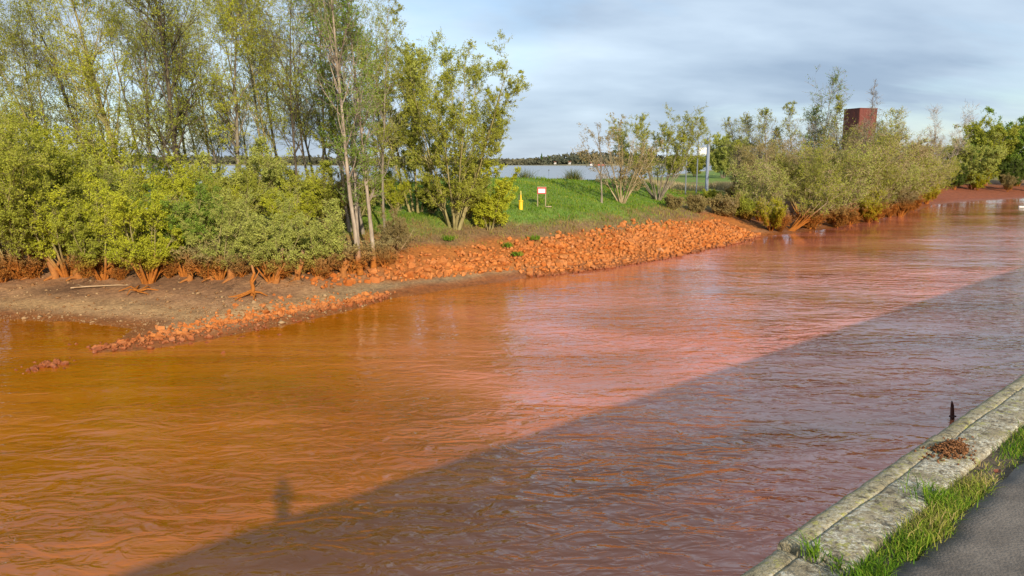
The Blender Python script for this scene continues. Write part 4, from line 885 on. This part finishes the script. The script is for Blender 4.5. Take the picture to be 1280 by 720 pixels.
for px, top, w_, lab in ((677, 192.5, 5.5, 'taller dark spruce standing out of the far shore skyline'), (686.5, 195.5, 5.0, 'smaller dark spruce on the far shore, right of the tall one')):
    Yv = 1820; x = x_at(px, Yv, 200); root = empty('spruce_tree', (x, Yv, 6), lab, 'tree'); H = z_at(top, Yv) - 6
    bm = bmesh.new(); bm_cyl(bm, (0, 0, 0), (0, 0, H * .5), .5, .3, 6); link('trunk', bm_mesh('trunk', bm), root, MAT['bark_dark'])
    bm = bmesh.new()
    for k in range(6): z0 = H * (.15 + .14 * k); bm_cyl(bm, (0, 0, z0), (0, 0, z0 + H * .26), w_ * (1.05 - .155 * k), .1, 9)
    for v in bm.verts: v.co += Vector((random.uniform(-.6, .6), random.uniform(-.6, .6), random.uniform(-.6, .6)))
    link('crown', bm_mesh('crown', bm), root, MAT['leaf_dark'])
M_wall = plain_mat('house_wall', (.50, .48, .44), (.42, .39, .35), .3, .8); M_roof = plain_mat('house_roof', (.26, .10, .06), (.20, .08, .055), .5, .8)
for px, w_, lab in ((694, 5.5, 'white gabled house on the far shore right of the spruces'), (712, 6, 'low house on the far shore below the dark wood')):
    Yv = 1788; root = empty('house', (x_at(px, Yv, 205), Yv, 3), lab, 'house', 'houses on the far shore', R(random.uniform(-20, 20)))
    bm = bmesh.new(); bm_box(bm, (0, 0, 2.5), (w_, 6, 5)); link('wall', bm_mesh('wall', bm), root, M_wall)
    bm = bmesh.new(); vs = [bm.verts.new(q) for q in [(-w_ / 2 - .5, -4.5, 5.01), (w_ / 2 + .5, -4.5, 5.01), (w_ / 2 + .5, 4.5, 5.01), (-w_ / 2 - .5, 4.5, 5.01), (-w_ / 2 - .5, 0, 8), (w_ / 2 + .5, 0, 8)]]
    for f in [(0, 1, 5, 4), (2, 3, 4, 5), (1, 2, 5), (3, 0, 4), (3, 2, 1, 0)]: bm.faces.new([vs[i] for i in f])
    link('roof', bm_mesh('roof', bm), root, M_roof)
def ship():
    Yv = 1450.; x0 = x_at(737, Yv, 206); x1 = x_at(758, Yv, 206); Ls = x1 - x0; root = empty('barge', ((x0 + x1) / 2, Yv, 0), 'small white and red river barge off the far shore', 'ship')
    mh = plain_mat('hull_dark', (.05, .05, .07), (.07, .05, .05), .3, .5); mr = plain_mat('hull_red', (.50, .07, .05), (.42, .06, .045), .3, .5)
    bm = bmesh.new(); out = [(-.5, -2.2), (-.47, -3), (.40, -3), (.5, 0), (.40, 3), (-.47, 3), (-.5, 2.2)]
    lo = [bm.verts.new((a * Ls * .97, b_, -.6)) for a, b_ in out]; hi = [bm.verts.new((a * Ls, b_ * 1.05, 1.5)) for a, b_ in out]
    for i in range(7): j = (i + 1) % 7; bm.faces.new((lo[i], lo[j], hi[j], hi[i]))
    bm.faces.new(hi); bm.faces.new(lo[::-1]); link('hull', bm_mesh('hull', bm), root, mh)
    bm = bmesh.new(); bm_box(bm, (Ls * .10, 0, 2.7), (Ls * .66, 5, 2.4), .1); link('cargo_hold', bm_mesh('cargo_hold', bm), root, mr)
    bm = bmesh.new(); bm_box(bm, (-Ls * .36, 0, 3.1), (Ls * .22, 5.2, 3.2), .1); link('deckhouse', bm_mesh('deckhouse', bm), root, M_white)
    bm = bmesh.new(); bm_box(bm, (-Ls * .33, 0, 5.9), (Ls * .12, 4.2, 2.4), .1); wh = link('wheelhouse', bm_mesh('wheelhouse', bm), root, M_white)
    bm = bmesh.new(); bm_box(bm, (-Ls * .33, 0, 6.2), (Ls * .122, 4.24, .9)); link('windows', bm_mesh('windows', bm), wh, M_dark)
    bm = bmesh.new(); bm_cyl(bm, (-Ls * .43, 0, 4.6), (-Ls * .43, 0, 8.4), .5, .45, 8); link('funnel', bm_mesh('funnel', bm), root, mr)
    bm = bmesh.new(); bm_cyl(bm, (Ls * .40, 0, 1.4), (Ls * .40, 0, 8), .15, .1, 6); link('mast', bm_mesh('mast', bm), root, M_white)
ship()
Yp = 300.; root = tag(empty('channel_pole', (x_at(686, Yp, 215), Yp, 0)), 'thin dark pole standing in the river above the sign', 'pole')
bm = bmesh.new(); bm_cyl(bm, (0, 0, -2), (0, 0, 4.6), .13, .09, 8); link('shaft', bm_mesh('shaft', bm), root, M_steelb)
bm = bmesh.new(); bm_cyl(bm, (0, 0, 4.6), (0, 0, 5.2), .28, .05, 8); link('topmark', bm_mesh('topmark', bm), root, M_dark)

# ------------------------------------------------------------------ wood on the mud
def branchy(name, label, cat, base, segs, mat):
    root = empty(name, tuple(base), label, cat)
    for k, (nm, pts, r0, r1) in enumerate(segs):
        P = np.array(pts, float)[None]; P = P + rng.normal(0, r0 * .3, P.shape); V, F = tubes(P, np.linspace(r0, r1, P.shape[1])[None], 7); link(nm, mesh_np(nm, V, F, np.full(len(F), 4), True), root, MAT[mat])
b = ground(316, 370)
branchy('tree_stump', 'orange-stained leaning stump with splayed roots out on the mud', 'tree stump', b,
        [('trunk', [(0, 0, 0), (.05, 0, .4), (.02, .05, .8), (.12, .1, 1.25), (.05, .1, 1.7)], .13, .06), ('root', [(0, 0, .25), (-.35, -.2, .1), (-.8, -.4, .02), (-1.1, -.5, -.05)], .10, .04),
         ('root', [(0, 0, .2), (.2, -.3, .08), (.35, -.7, 0), (.4, -1, -.05)], .09, .03), ('root', [(0, 0, .2), (-.15, -.5, .1), (-.4, -1.0, .02), (-.5, -1.3, -.05)], .08, .03), ('root', [(0, 0, .2), (.4, .1, .1), (.8, 0, -.05)], .08, .03), ('branch', [(.04, 0, .7), (.3, 0, 1.0), (.4, .1, 1.4)], .05, .02)], 'bark_tan')
for k, (px, py, h, lx, lab) in enumerate([(40, 350, 1.9, -.3, 'leftmost thick orange trunk stub below the dark olive shrub'), (70, 351, 1.6, -.45, 'leaning orange trunk stub second from the left on the mud'), (98, 350, 2.1, .1, 'upright orange trunk stub left of the brightest shrub'), (238, 352, 1.8, .35, 'orange trunk stub right of the brightest shrub'),
        (266, 353, 1.5, -.5, 'orange trunk stub leaning left under the grey-green shrub'), (290, 353, 2.2, -.15, 'forked orange trunk stub left of the rooted stump'), (345, 355, 2.0, .5, 'thick orange trunk stub leaning right of the rooted stump'), (372, 353, 1.9, .4, 'broad orange trunk stub under the small green shrub'), (402, 351, 1.7, -.2, 'orange trunk stub with two arms near the birch'), (428, 349, 1.6, .5, 'low orange trunk stub just left of the birch foot')]):
    b = ground(px, py - 1 - (k * 5) % 3); w = .12 + .06 * ((k * 7) % 4) / 3
    branchy('trunk_stub', lab, 'tree stump', b, [('trunk', [(0, 0, -.15), (lx * .1, 0, .15 * h), (lx * .45, .1, .5 * h), (lx, .2, h)], w * 1.5, w * .7), ('limb', [(lx * .2, .02, .25 * h), (lx * .2 + .25, .15, .5 * h), (lx * .2 + .3, .5, .85 * h)], w * .7, w * .3),
            ('limb', [(lx * .1, .0, .12 * h), (lx * .1 - .25, .1, .4 * h), (lx * .1 - .3, .4, .75 * h)], w * .65, w * .3), ('root', [(0, 0, .12), (-.25, -.3, .03), (-.4, -.6, -.08)], w * .7, w * .3)], 'bark_stub')
b = ground(122, 361)
branchy('driftwood_branch', 'pale bare branch lying on the mud below the yellow shrub', 'driftwood', b, [('branch', [(-1.4, -.3, .06), (-.6, -.1, .1), (.2, .1, .12), (1.0, .5, .1), (1.7, .7, .05)], .05, .03), ('twig', [(-.6, -.1, .1), (-1.2, .2, .16), (-1.5, .4, .1)], .03, .015)], 'driftwood')
b = ground(174, 366)
branchy('root_heap', 'tangle of bright orange roots on the mud under the brightest shrub', 'driftwood', b,
        [('root', [(random.uniform(-.3, .3), random.uniform(-.3, .3), .1), (math.cos(k) * .5, math.sin(k) * .6, random.uniform(.1, .35)), (math.cos(k + .3) * 1.1, math.sin(k + .3) * .9, random.uniform(-.05, .08))], .06, .025) for k in (0, 1, 2.1, 3.0, 4.2, 5.2)], 'bark_tan')
b = ground(1136, 260, 90, 200)
branchy('driftwood_log', 'pale log lying on the red mud at the waterline of the right bank', 'driftwood', b, [('log', [(-1.3, .2, .12), (0, 0, .18), (1.3, -.3, .12)], .14, .10), ('branch_stub', [(.3, 0, .18), (.7, .3, .4)], .06, .03)], 'bark_pale')
p = at_z(1277, 258.5)
root = empty('floating_board', (p[0], p[1], 0), 'pale flat board floating at the right edge of the water', 'board', rz=R(-20))
bm = bmesh.new(); bm_box(bm, (.3, 0, .06), (1.5, .7, .14), .03); link('deck', bm_mesh('deck', bm), root, M_white)
bm = bmesh.new(); bm_box(bm, (.3, 0, .15), (.3, .3, .06), .01); link('cleat', bm_mesh('cleat', bm), root, M_wood)
# rusty steel post off the quay
p = at_z(1190, 524); M_rust = plain_mat('rusty_post', (.045, .018, .014), (.09, .03, .02), 6, .7, bump=.6)
root = empty('steel_post', (p[0], p[1], 0), 'dark rusty steel post sticking out of the water by the quay', 'post', rz=R(30))
V = []; F = []
lv = [(-2.0, .05, .14, .09), (.0, .0, .135, .085), (.3, -.045, .125, .075), (.5, -.08, .11, .06), (.6, -.10, .05, .03)]
for (z, ox, w, d_) in lv:
    for (u_, v_) in ((-.5, -.5), (0, -.62), (.5, -.5), (.5, .1), (.28, .5), (-.28, .5), (-.5, .1)): V.append((ox + u_ * w + random.uniform(-.005, .005), v_ * d_, z + u_ * -.06))
for k in range(4):
    for i in range(7): j = (i + 1) % 7; F.append((7 * k + i, 7 * k + j, 7 * k + 7 + j, 7 * k + 7 + i))
F.append(tuple(range(28, 35))); me = bpy.data.meshes.new('beam'); me.from_pydata(V, [], F); link('beam', me, root, M_rust)
bm = bmesh.new(); bm_box(bm, (.0, -.01, .10), (.19, .135, .05), .008); link('clamp', bm_mesh('clamp', bm), root, M_rust)

# ------------------------------------------------------------------ the quay
QR = math.atan2(D[1], D[0]); Q0 = NQ * DQ
qroot = empty('quay_wall', (Q0[0], Q0[1], 0), 'concrete quay wall with lichen-covered coping at the lower right', 'quay wall', rz=QR)
def concrete_mat(name, lichen):
    m, t = new_mat(name); pos = N(t, 'ShaderNodeNewGeometry').outputs['Position']
    lc = N(t, 'ShaderNodeMapping', {'Vector': pos, 'Rotation': (0, 0, -QR)}).outputs[0]
    ls_ = math_(t, 'SUBTRACT', N(t, 'ShaderNodeSeparateXYZ', {0: N(t, 'ShaderNodeVectorRotate', {'Vector': pos, 'Angle': -QR}, rotation_type='Z_AXIS').outputs[0]}).outputs[1], DQ)   # 0 at the edge, negative inland
    n1 = noise(t, pos, 7, 6, .65); n2 = noise(t, pos, 45, 5, .7); n3 = noise(t, pos, 120, 3, .6)
    c = mixc(t, mrange(t, n1, .3, .7), (.27, .22, .135), (.42, .355, .235))
    c = mixc(t, mrange(t, n2, .45, .75, 0, .6), c, (.15, .125, .085))
    if lichen:
        band = mrange(t, ls_, -.095, -.075, 0, 1)
        c = mixc(t, math_(t, 'MULTIPLY', band, .35), c, (.32, .27, .13))
        la = mrange(t, noise(t, pos, 38, 6, .75), .46, .56); lb = mrange(t, noise(t, pos, 6, 3, .5), .34, .56)
        lm = math_(t, 'MULTIPLY', la, math_(t, 'MULTIPLY', lb, mrange(t, band, 0, 1, .95, .45)))
        c = mixc(t, lm, c, (.66, .63, .50))
        yl = math_(t, 'MULTIPLY', mrange(t, noise(t, pos, 33, 4, .7), .52, .60), mrange(t, noise(t, pos, 4.2, 3, .5, 1.0), .44, .60))
        c = mixc(t, math_(t, 'MULTIPLY', yl, .8), c, (.40, .38, .09))
        dk = math_(t, 'MULTIPLY', mrange(t, noise(t, pos, 18, 7, .8), .50, .62), .85)
        c = mixc(t, dk, c, (.075, .062, .045))
    h = math_(t, 'ADD', math_(t, 'MULTIPLY', n2, .6), math_(t, 'MULTIPLY', n3, .4))
    b = N(t, 'ShaderNodeBump', {'Height': h, 'Strength': 1.0, 'Distance': .022})
    p = N(t, 'ShaderNodeBsdfPrincipled', {'Base Color': c, 'Roughness': .92, 'Normal': b.outputs[0], 'Specular IOR Level': .2}); N(t, 'ShaderNodeOutputMaterial', {0: p.outputs[0]})
    return m
M_cop = concrete_mat('lichen_concrete', True)
m_, t_ = new_mat('wall_concrete'); pos = N(t_, 'ShaderNodeNewGeometry').outputs['Position']; n_ = noise(t_, pos, 1.4, 6, .65)
c_ = mixc(t_, mrange(t_, n_, .3, .7), (.22, .18, .13), (.36, .30, .22)); c_ = mixc(t_, stain_factor(t_, pos, 1.6, 2.8, .9), c_, STAIN); p_ = N(t_, 'ShaderNodeBsdfPrincipled', {'Base Color': c_, 'Roughness': .9}); N(t_, 'ShaderNodeOutputMaterial', {0: p_.outputs[0]}); M_wallc = m_
bm = bmesh.new(); bm_box(bm, (300, -.55, (ZQ - .31 - 3) / 2), (2400, 1.1, ZQ - .31 + 3)); link('wall_body', bm_mesh('wall_body', bm), qroot, M_wallc)
PROF = [(.30, -.30), (.30, -.012), (.285, -.002), (.24, 0), (.19, .002), (.15, .001), (.10, 0), (.089, -.003), (.085, -.009), (.081, -.009), (.077, -.003), (.068, 0), (.04, .001), (.012, -.001), (-.012, -.007), (-.025, -.02), (-.03, -.045), (-.03, -.30)]
def coping(L, seed, nseg):
    x = np.linspace(.007, L - .007, nseg); K = len(PROF); V = []
    for i, xx in enumerate(x):
        e = min(xx, L - xx); r = .010 * max(0, 1 - e / .03)
        for s, z in PROF: V.append([xx, -s, z - (r if z > -.1 else 0)])
    V = np.array(V); a = fbm2(V[:, 0] + seed * 9, V[:, 1] * 1. + V[:, 2], 9., 4, seed) - .5; f2 = noise2(V[:, 0] + seed * 5, V[:, 1], 40., 3.) - .5
    top = V[:, 2] > -.1; V[:, 2] += np.where(top, a * .016 + f2 * .007, 0); V[:, 1] += np.where(top, (noise2(V[:, 0], V[:, 2] * 4, 6., seed + 2.) - .5) * .016, 0)
    idx = np.arange(nseg * K).reshape(nseg, K); F = np.stack([idx[:-1, :-1], idx[1:, :-1], idx[1:, 1:], idx[:-1, 1:]], -1).reshape(-1, 4)
    loops = np.concatenate([F.ravel(), idx[0], idx[-1][::-1]]); sizes = np.concatenate([np.full(len(F), 4), [K, K]])
    me = mesh_np('coping_stone', V, loops, sizes, False)
    bmx = bmesh.new(); bmx.from_mesh(me); bmesh.ops.recalc_face_normals(bmx, faces=bmx.faces); bmx.to_mesh(me); bmx.free()
    for p in me.polygons: p.use_smooth = len(p.vertices) == 4
    me.materials.append(M_cop); return me
CM = [coping(2.0, k, 90) for k in range(3)]; CL = [coping(2.0, 5, 12)]; CX = coping(40, 7, 60)
for k in range(-6, 29):
    o = link('coping_stone', CM[k % 3] if -2 <= k <= 4 else CL[0], qroot); o.location = (2.98 + 2 * k, -.002 * (k % 2) + (.012 if k == -1 else 0), ZQ - (.012 if k == -1 else .003 * (k % 3)))
    if k == -1: o.rotation_euler = (0, R(.5), R(-.35))
for k in range(8): o = link('coping_stone', CX, qroot); o.location = (60.98 + 40 * k, 0, ZQ)
# asphalt with a ragged edge, soil strip under the grass
M_soil = plain_mat('soil', (.075, .055, .035), (.12, .09, .055), 30, .95, bump=.8)
me = bpy.data.meshes.new('soil_strip'); me.from_pydata([Q(-80, .295, ZQ - .035), Q(400, .295, ZQ - .035), Q(400, 1.2, ZQ - .035), Q(-80, 1.2, ZQ - .035)], [], [(0, 1, 2, 3)]); tag(link('soil_strip', me, mat=M_soil), 'bare soil between coping and asphalt', kind='structure')
m, t = new_mat('asphalt'); pos = N(t, 'ShaderNodeNewGeometry').outputs['Position']
n1 = noise(t, pos, 90, 3, .7); n2 = noise(t, pos, 3.5, 5, .6); vo = N(t, 'ShaderNodeTexVoronoi', {'Vector': pos, 'Scale': 85.}).outputs['Distance']
c = mixc(t, mrange(t, n2, .3, .7), (.115, .093, .072), (.20, .165, .13)); c = mixc(t, mrange(t, vo, .12, .34, .55, 0), c, (.24, .215, .185)); c = mixc(t, mrange(t, n1, .5, .8, 0, .6), c, (.03, .027, .024))
c = mixc(t, mrange(t, noise(t, pos, 2.6, 6, .7), .42, .60, 0, .7), c, (.055, .044, .034)); c = mixc(t, mrange(t, noise(t, pos, 260, 2, .6), .60, .72, 0, .7), c, (.30, .26, .21))
bp = N(t, 'ShaderNodeBump', {'Height': math_(t, 'SUBTRACT', n1, vo), 'Strength': .6, 'Distance': .004}); p = N(t, 'ShaderNodeBsdfPrincipled', {'Base Color': c, 'Roughness': .85, 'Normal': bp.outputs[0]}); N(t, 'ShaderNodeOutputMaterial', {0: p.outputs[0]})
ts = np.concatenate([np.linspace(-80, -1, 30), np.arange(-.9, 14, .02), np.linspace(14.2, 400, 80)]); edge = .455 + .20 * (fbm2(ts, ts * 0, 1.7, 4, 2.) - .5) + .05 * (noise2(ts, ts * 0, 14., 4.) - .5)
V = []; 
for a, e in zip(ts, edge): V += [Q(a, e, ZQ - .04), Q(a, e + .012, ZQ - .012), Q(a, e + .12, ZQ - .004), Q(a, 3, ZQ - .002), Q(a, 90, ZQ - .002)]
idx = np.arange(len(V)).reshape(-1, 5); F = np.stack([idx[:-1, :-1], idx[:-1, 1:], idx[1:, 1:], idx[1:, :-1]], -1).reshape(-1, 4)
me = mesh_np('asphalt', np.array(V), F, np.full(len(F), 4)); bmx = bmesh.new(); bmx.from_mesh(me); bmesh.ops.recalc_face_normals(bmx, faces=bmx.faces)
if sum(f.normal.z for f in bmx.faces) < 0: bmesh.ops.reverse_faces(bmx, faces=bmx.faces)
bmx.to_mesh(me); bmx.free(); tag(link('asphalt', me, mat=m), 'worn dark asphalt path along the quay', kind='structure')
MAT['turf'] = blade_mat('turf', [(.06, .13, .012), (.12, .24, .02), (.22, .31, .03), (.36, .34, .07), (.46, .35, .16)], .35)
def quay_grass():
    g = np.random.default_rng(11); n = 30000; tq = g.uniform(.5, 13, n); s = g.normal(.395, .062, n); dens = fbm2(tq, s, 2.2, 3, 3.) + .2 * np.clip((4.1 - tq) * 2, 0, 1); edge = .455 + .20 * (fbm2(tq, tq * 0, 1.7, 4, 2.) - .5)
    k = (s > .285 + .04 * g.random(n)) & (s < edge + .05 * g.random(n)) & (dens > .475 + .22 * (g.random(n) - .5)); tq, s, dens = tq[k], s[k], dens[k]; n = len(tq)
    pos = NQ[None] * (DQ - s)[:, None] + D[None] * tq[:, None]; h = g.uniform(.014, .050, n) * (.4 + 1.5 * np.clip((dens - .3) * 3, 0, 1)); h *= np.where(g.random(n) < .06, 1.6, 1)
    V, lp, sz = blades(np.c_[pos, np.full(n, ZQ - .03)], h, g.uniform(.003, .007, n), g, .55)
    v = np.clip(g.beta(2, 3, n) + .9 * (noise2(tq, s, 3., 8.) - .42), 0, 1)
    tag(link('grass', mesh_np('grass', V, lp, sz, vattr=np.repeat(v, 2)), mat=MAT['turf']), 'strip of bright green grass between coping and asphalt', kind='stuff')
quay_grass()
def tuft(tq, s, n, h, seed, label, spread=.03):
    g = np.random.default_rng(seed); b = Q(tq, s, ZQ - .02); root = empty('grass_tuft', b, label, 'grass tuft')
    V, lp, sz = blades(np.c_[g.normal(0, spread, (n, 2)), np.zeros(n)], g.uniform(.4, 1, n) * h, g.uniform(.004, .008, n), g, .5)
    link('blades', mesh_np('blades', V, lp, sz, vattr=np.repeat(g.uniform(.1, .5, n), 2)), root, MAT['turf'])
tuft(2.99, .14, 60, .11, 1, 'small grass tuft growing out of the joint between two coping stones')
tuft(2.985, .24, 40, .07, 2, 'lower grass tuft in the coping joint close to the grass strip', .025)
tuft(3.95, .30, 130, .13, 3, 'spreading grass tuft leaning over the coping below the brown plant', .05)
def dried_plant():
    b = Q(4.72, .15, ZQ - .005); root = empty('dried_plant', b, 'dried red-brown plant cushion growing on the coping', 'plant', rz=QR); g = np.random.default_rng(3)
    n = 250; p = np.stack([g.normal(0, .10, n), g.normal(0, .048, n)], 1); hz = .038 * np.exp(-(p[:, 0] / .13) ** 2 - (p[:, 1] / .07) ** 2) * g.uniform(.6, 1.1, n)
    P = np.stack([np.c_[p * .7, np.zeros(n)], np.c_[p * .9, hz * .5], np.c_[p, hz]], 1); V, F = tubes(P, np.full((n, 3), .0018), 3)
    link('stems', mesh_np('stems', V, F, np.full(len(F), 4)), root, plain_mat('dry_stem', (.10, .05, .025), (.06, .03, .015), 30, .9))
    bm = bmesh.new()
    for q, h in zip(p, hz):
        for k in range(3): bmesh.ops.create_icosphere(bm, subdivisions=1, radius=g.uniform(.003, .0075), matrix=Matrix.Translation((q[0] + g.normal(0, .007), q[1] + g.normal(0, .007), h + g.normal(0, .004) + .004)))
    for v in bm.verts: v.co += Vector(g.normal(0, .0012, 3))
    m, t = new_mat('seed_heads'); isl = N(t, 'ShaderNodeNewGeometry').outputs['Random Per Island']; c = mixc(t, isl, (.085, .040, .020), (.27, .125, .055)); d_ = N(t, 'ShaderNodeBsdfDiffuse', {'Color': c}); N(t, 'ShaderNodeOutputMaterial', {0: d_.outputs[0]})
    link('seed_heads', bm_mesh('seed_heads', bm), root, m)['kind'] = 'stuff'
dried_plant()
p = at_z(1246, 592, ZQ); root = empty('dead_leaf', (p[0], p[1], ZQ + .005), 'reddish dead leaf lying at the edge of the asphalt', 'leaf', rz=.7)
V = []; 
for i in range(7):
    x = -.03 + .01 * i; w = .018 * math.sin(math.pi * (i + .3) / 6.6); V += [(x, -w, .010 * abs(i - 3) / 3 + .006), (x, 0, .002 + .004 * (i % 2)), (x, w, .012)]
F = [(3 * i + j, 3 * i + j + 1, 3 * i + j + 4, 3 * i + j + 3) for i in range(6) for j in (0, 1)]
me = bpy.data.meshes.new('leaf_blade'); me.from_pydata(V, [], F); link('leaf_blade', me, root, plain_mat('dead_leaf', (.20, .05, .02), (.12, .04, .02), 60, .8))

# ------------------------------------------------------------------ the photographer, whose shadow falls on the water
def person():
    base = Vector((.02, -.36, ZQ)); root = empty('person', tuple(base), 'person in dark jacket and jeans holding up a phone on the quay', 'person')
    J = {'pelvis': (0, 0, .95, .15), 'waist': (0, -.01, 1.10, .135), 'chest': (0, -.02, 1.30, .155), 'neck': (0, -.01, 1.47, .06), 'head': (0, .02, 1.56, .085), 'crown': (0, .01, 1.68, .08)}
    E = [('pelvis', 'waist'), ('waist', 'chest'), ('chest', 'neck'), ('neck', 'head'), ('head', 'crown')]
    for sd_, n_ in ((-1, 'l'), (1, 'r')):
        J.update({n_ + 'hip': (.10 * sd_, 0, .88, .095), n_ + 'knee': (.11 * sd_, .03, .48, .062), n_ + 'ankle': (.12 * sd_, -.02, .09, .045), n_ + 'toe': (.14 * sd_, .15, .045, .04), n_ + 'sh': (.18 * sd_, -.02, 1.40, .065), n_ + 'elbow': (.24 * sd_, .06, 1.16, .048), n_ + 'wrist': (.12 * sd_, .22, 1.42, .033), n_ + 'palm': (.085 * sd_, .25, 1.50, .030)})
        E += [('pelvis', n_ + 'hip'), (n_ + 'hip', n_ + 'knee'), (n_ + 'knee', n_ + 'ankle'), (n_ + 'ankle', n_ + 'toe'), ('chest', n_ + 'sh'), (n_ + 'sh', n_ + 'elbow'), (n_ + 'elbow', n_ + 'wrist'), (n_ + 'wrist', n_ + 'palm')]
        for f in range(4):
            a = n_ + 'f%d' % f; J[a + 'a'] = (.078 * sd_, .262, 1.52 + .017 * f - .02, .010); J[a + 'b'] = (.05 * sd_, .275, 1.525 + .017 * f - .02, .009); E += [(n_ + 'palm', a + 'a'), (a + 'a', a + 'b')]
        J[n_ + 'th'] = (.06 * sd_, .225, 1.49, .010); E += [(n_ + 'palm', n_ + 'th')]
    keys = list(J); me = bpy.data.meshes.new('body'); me.from_pydata([J[k][:3] for k in keys], [(keys.index(a), keys.index(b)) for a, b in E], [])
    o = link('body', me, root); md = o.modifiers.new('skin', 'SKIN'); md.use_smooth_shade = True
    for k, v in zip(keys, me.skin_vertices[0].data): v.radius = (J[k][3], J[k][3]); v.use_root = (k == 'pelvis')
    o.modifiers.new('sub', 'SUBSURF').levels = 1
    me.materials.append(plain_mat('dark_clothes', (.05, .06, .09), (.04, .045, .06), 8, .9))
    bm = bmesh.new(); bmesh.ops.create_uvsphere(bm, u_segments=14, v_segments=9, radius=.105, matrix=Matrix.Translation((0, -.005, 1.66))); link('hair', bm_mesh('hair', bm, True), root, plain_mat('hair', (.06, .04, .025), (.04, .03, .02), 40, .8))
    ph = empty('phone', (base.x, base.y + .268, base.z + 1.535), 'slim dark phone held up by the person', 'phone')
    bm = bmesh.new(); bm_box(bm, (0, 0, 0), (.155, .008, .075), .003); link('case', bm_mesh('case', bm), ph, M_dark)
person()
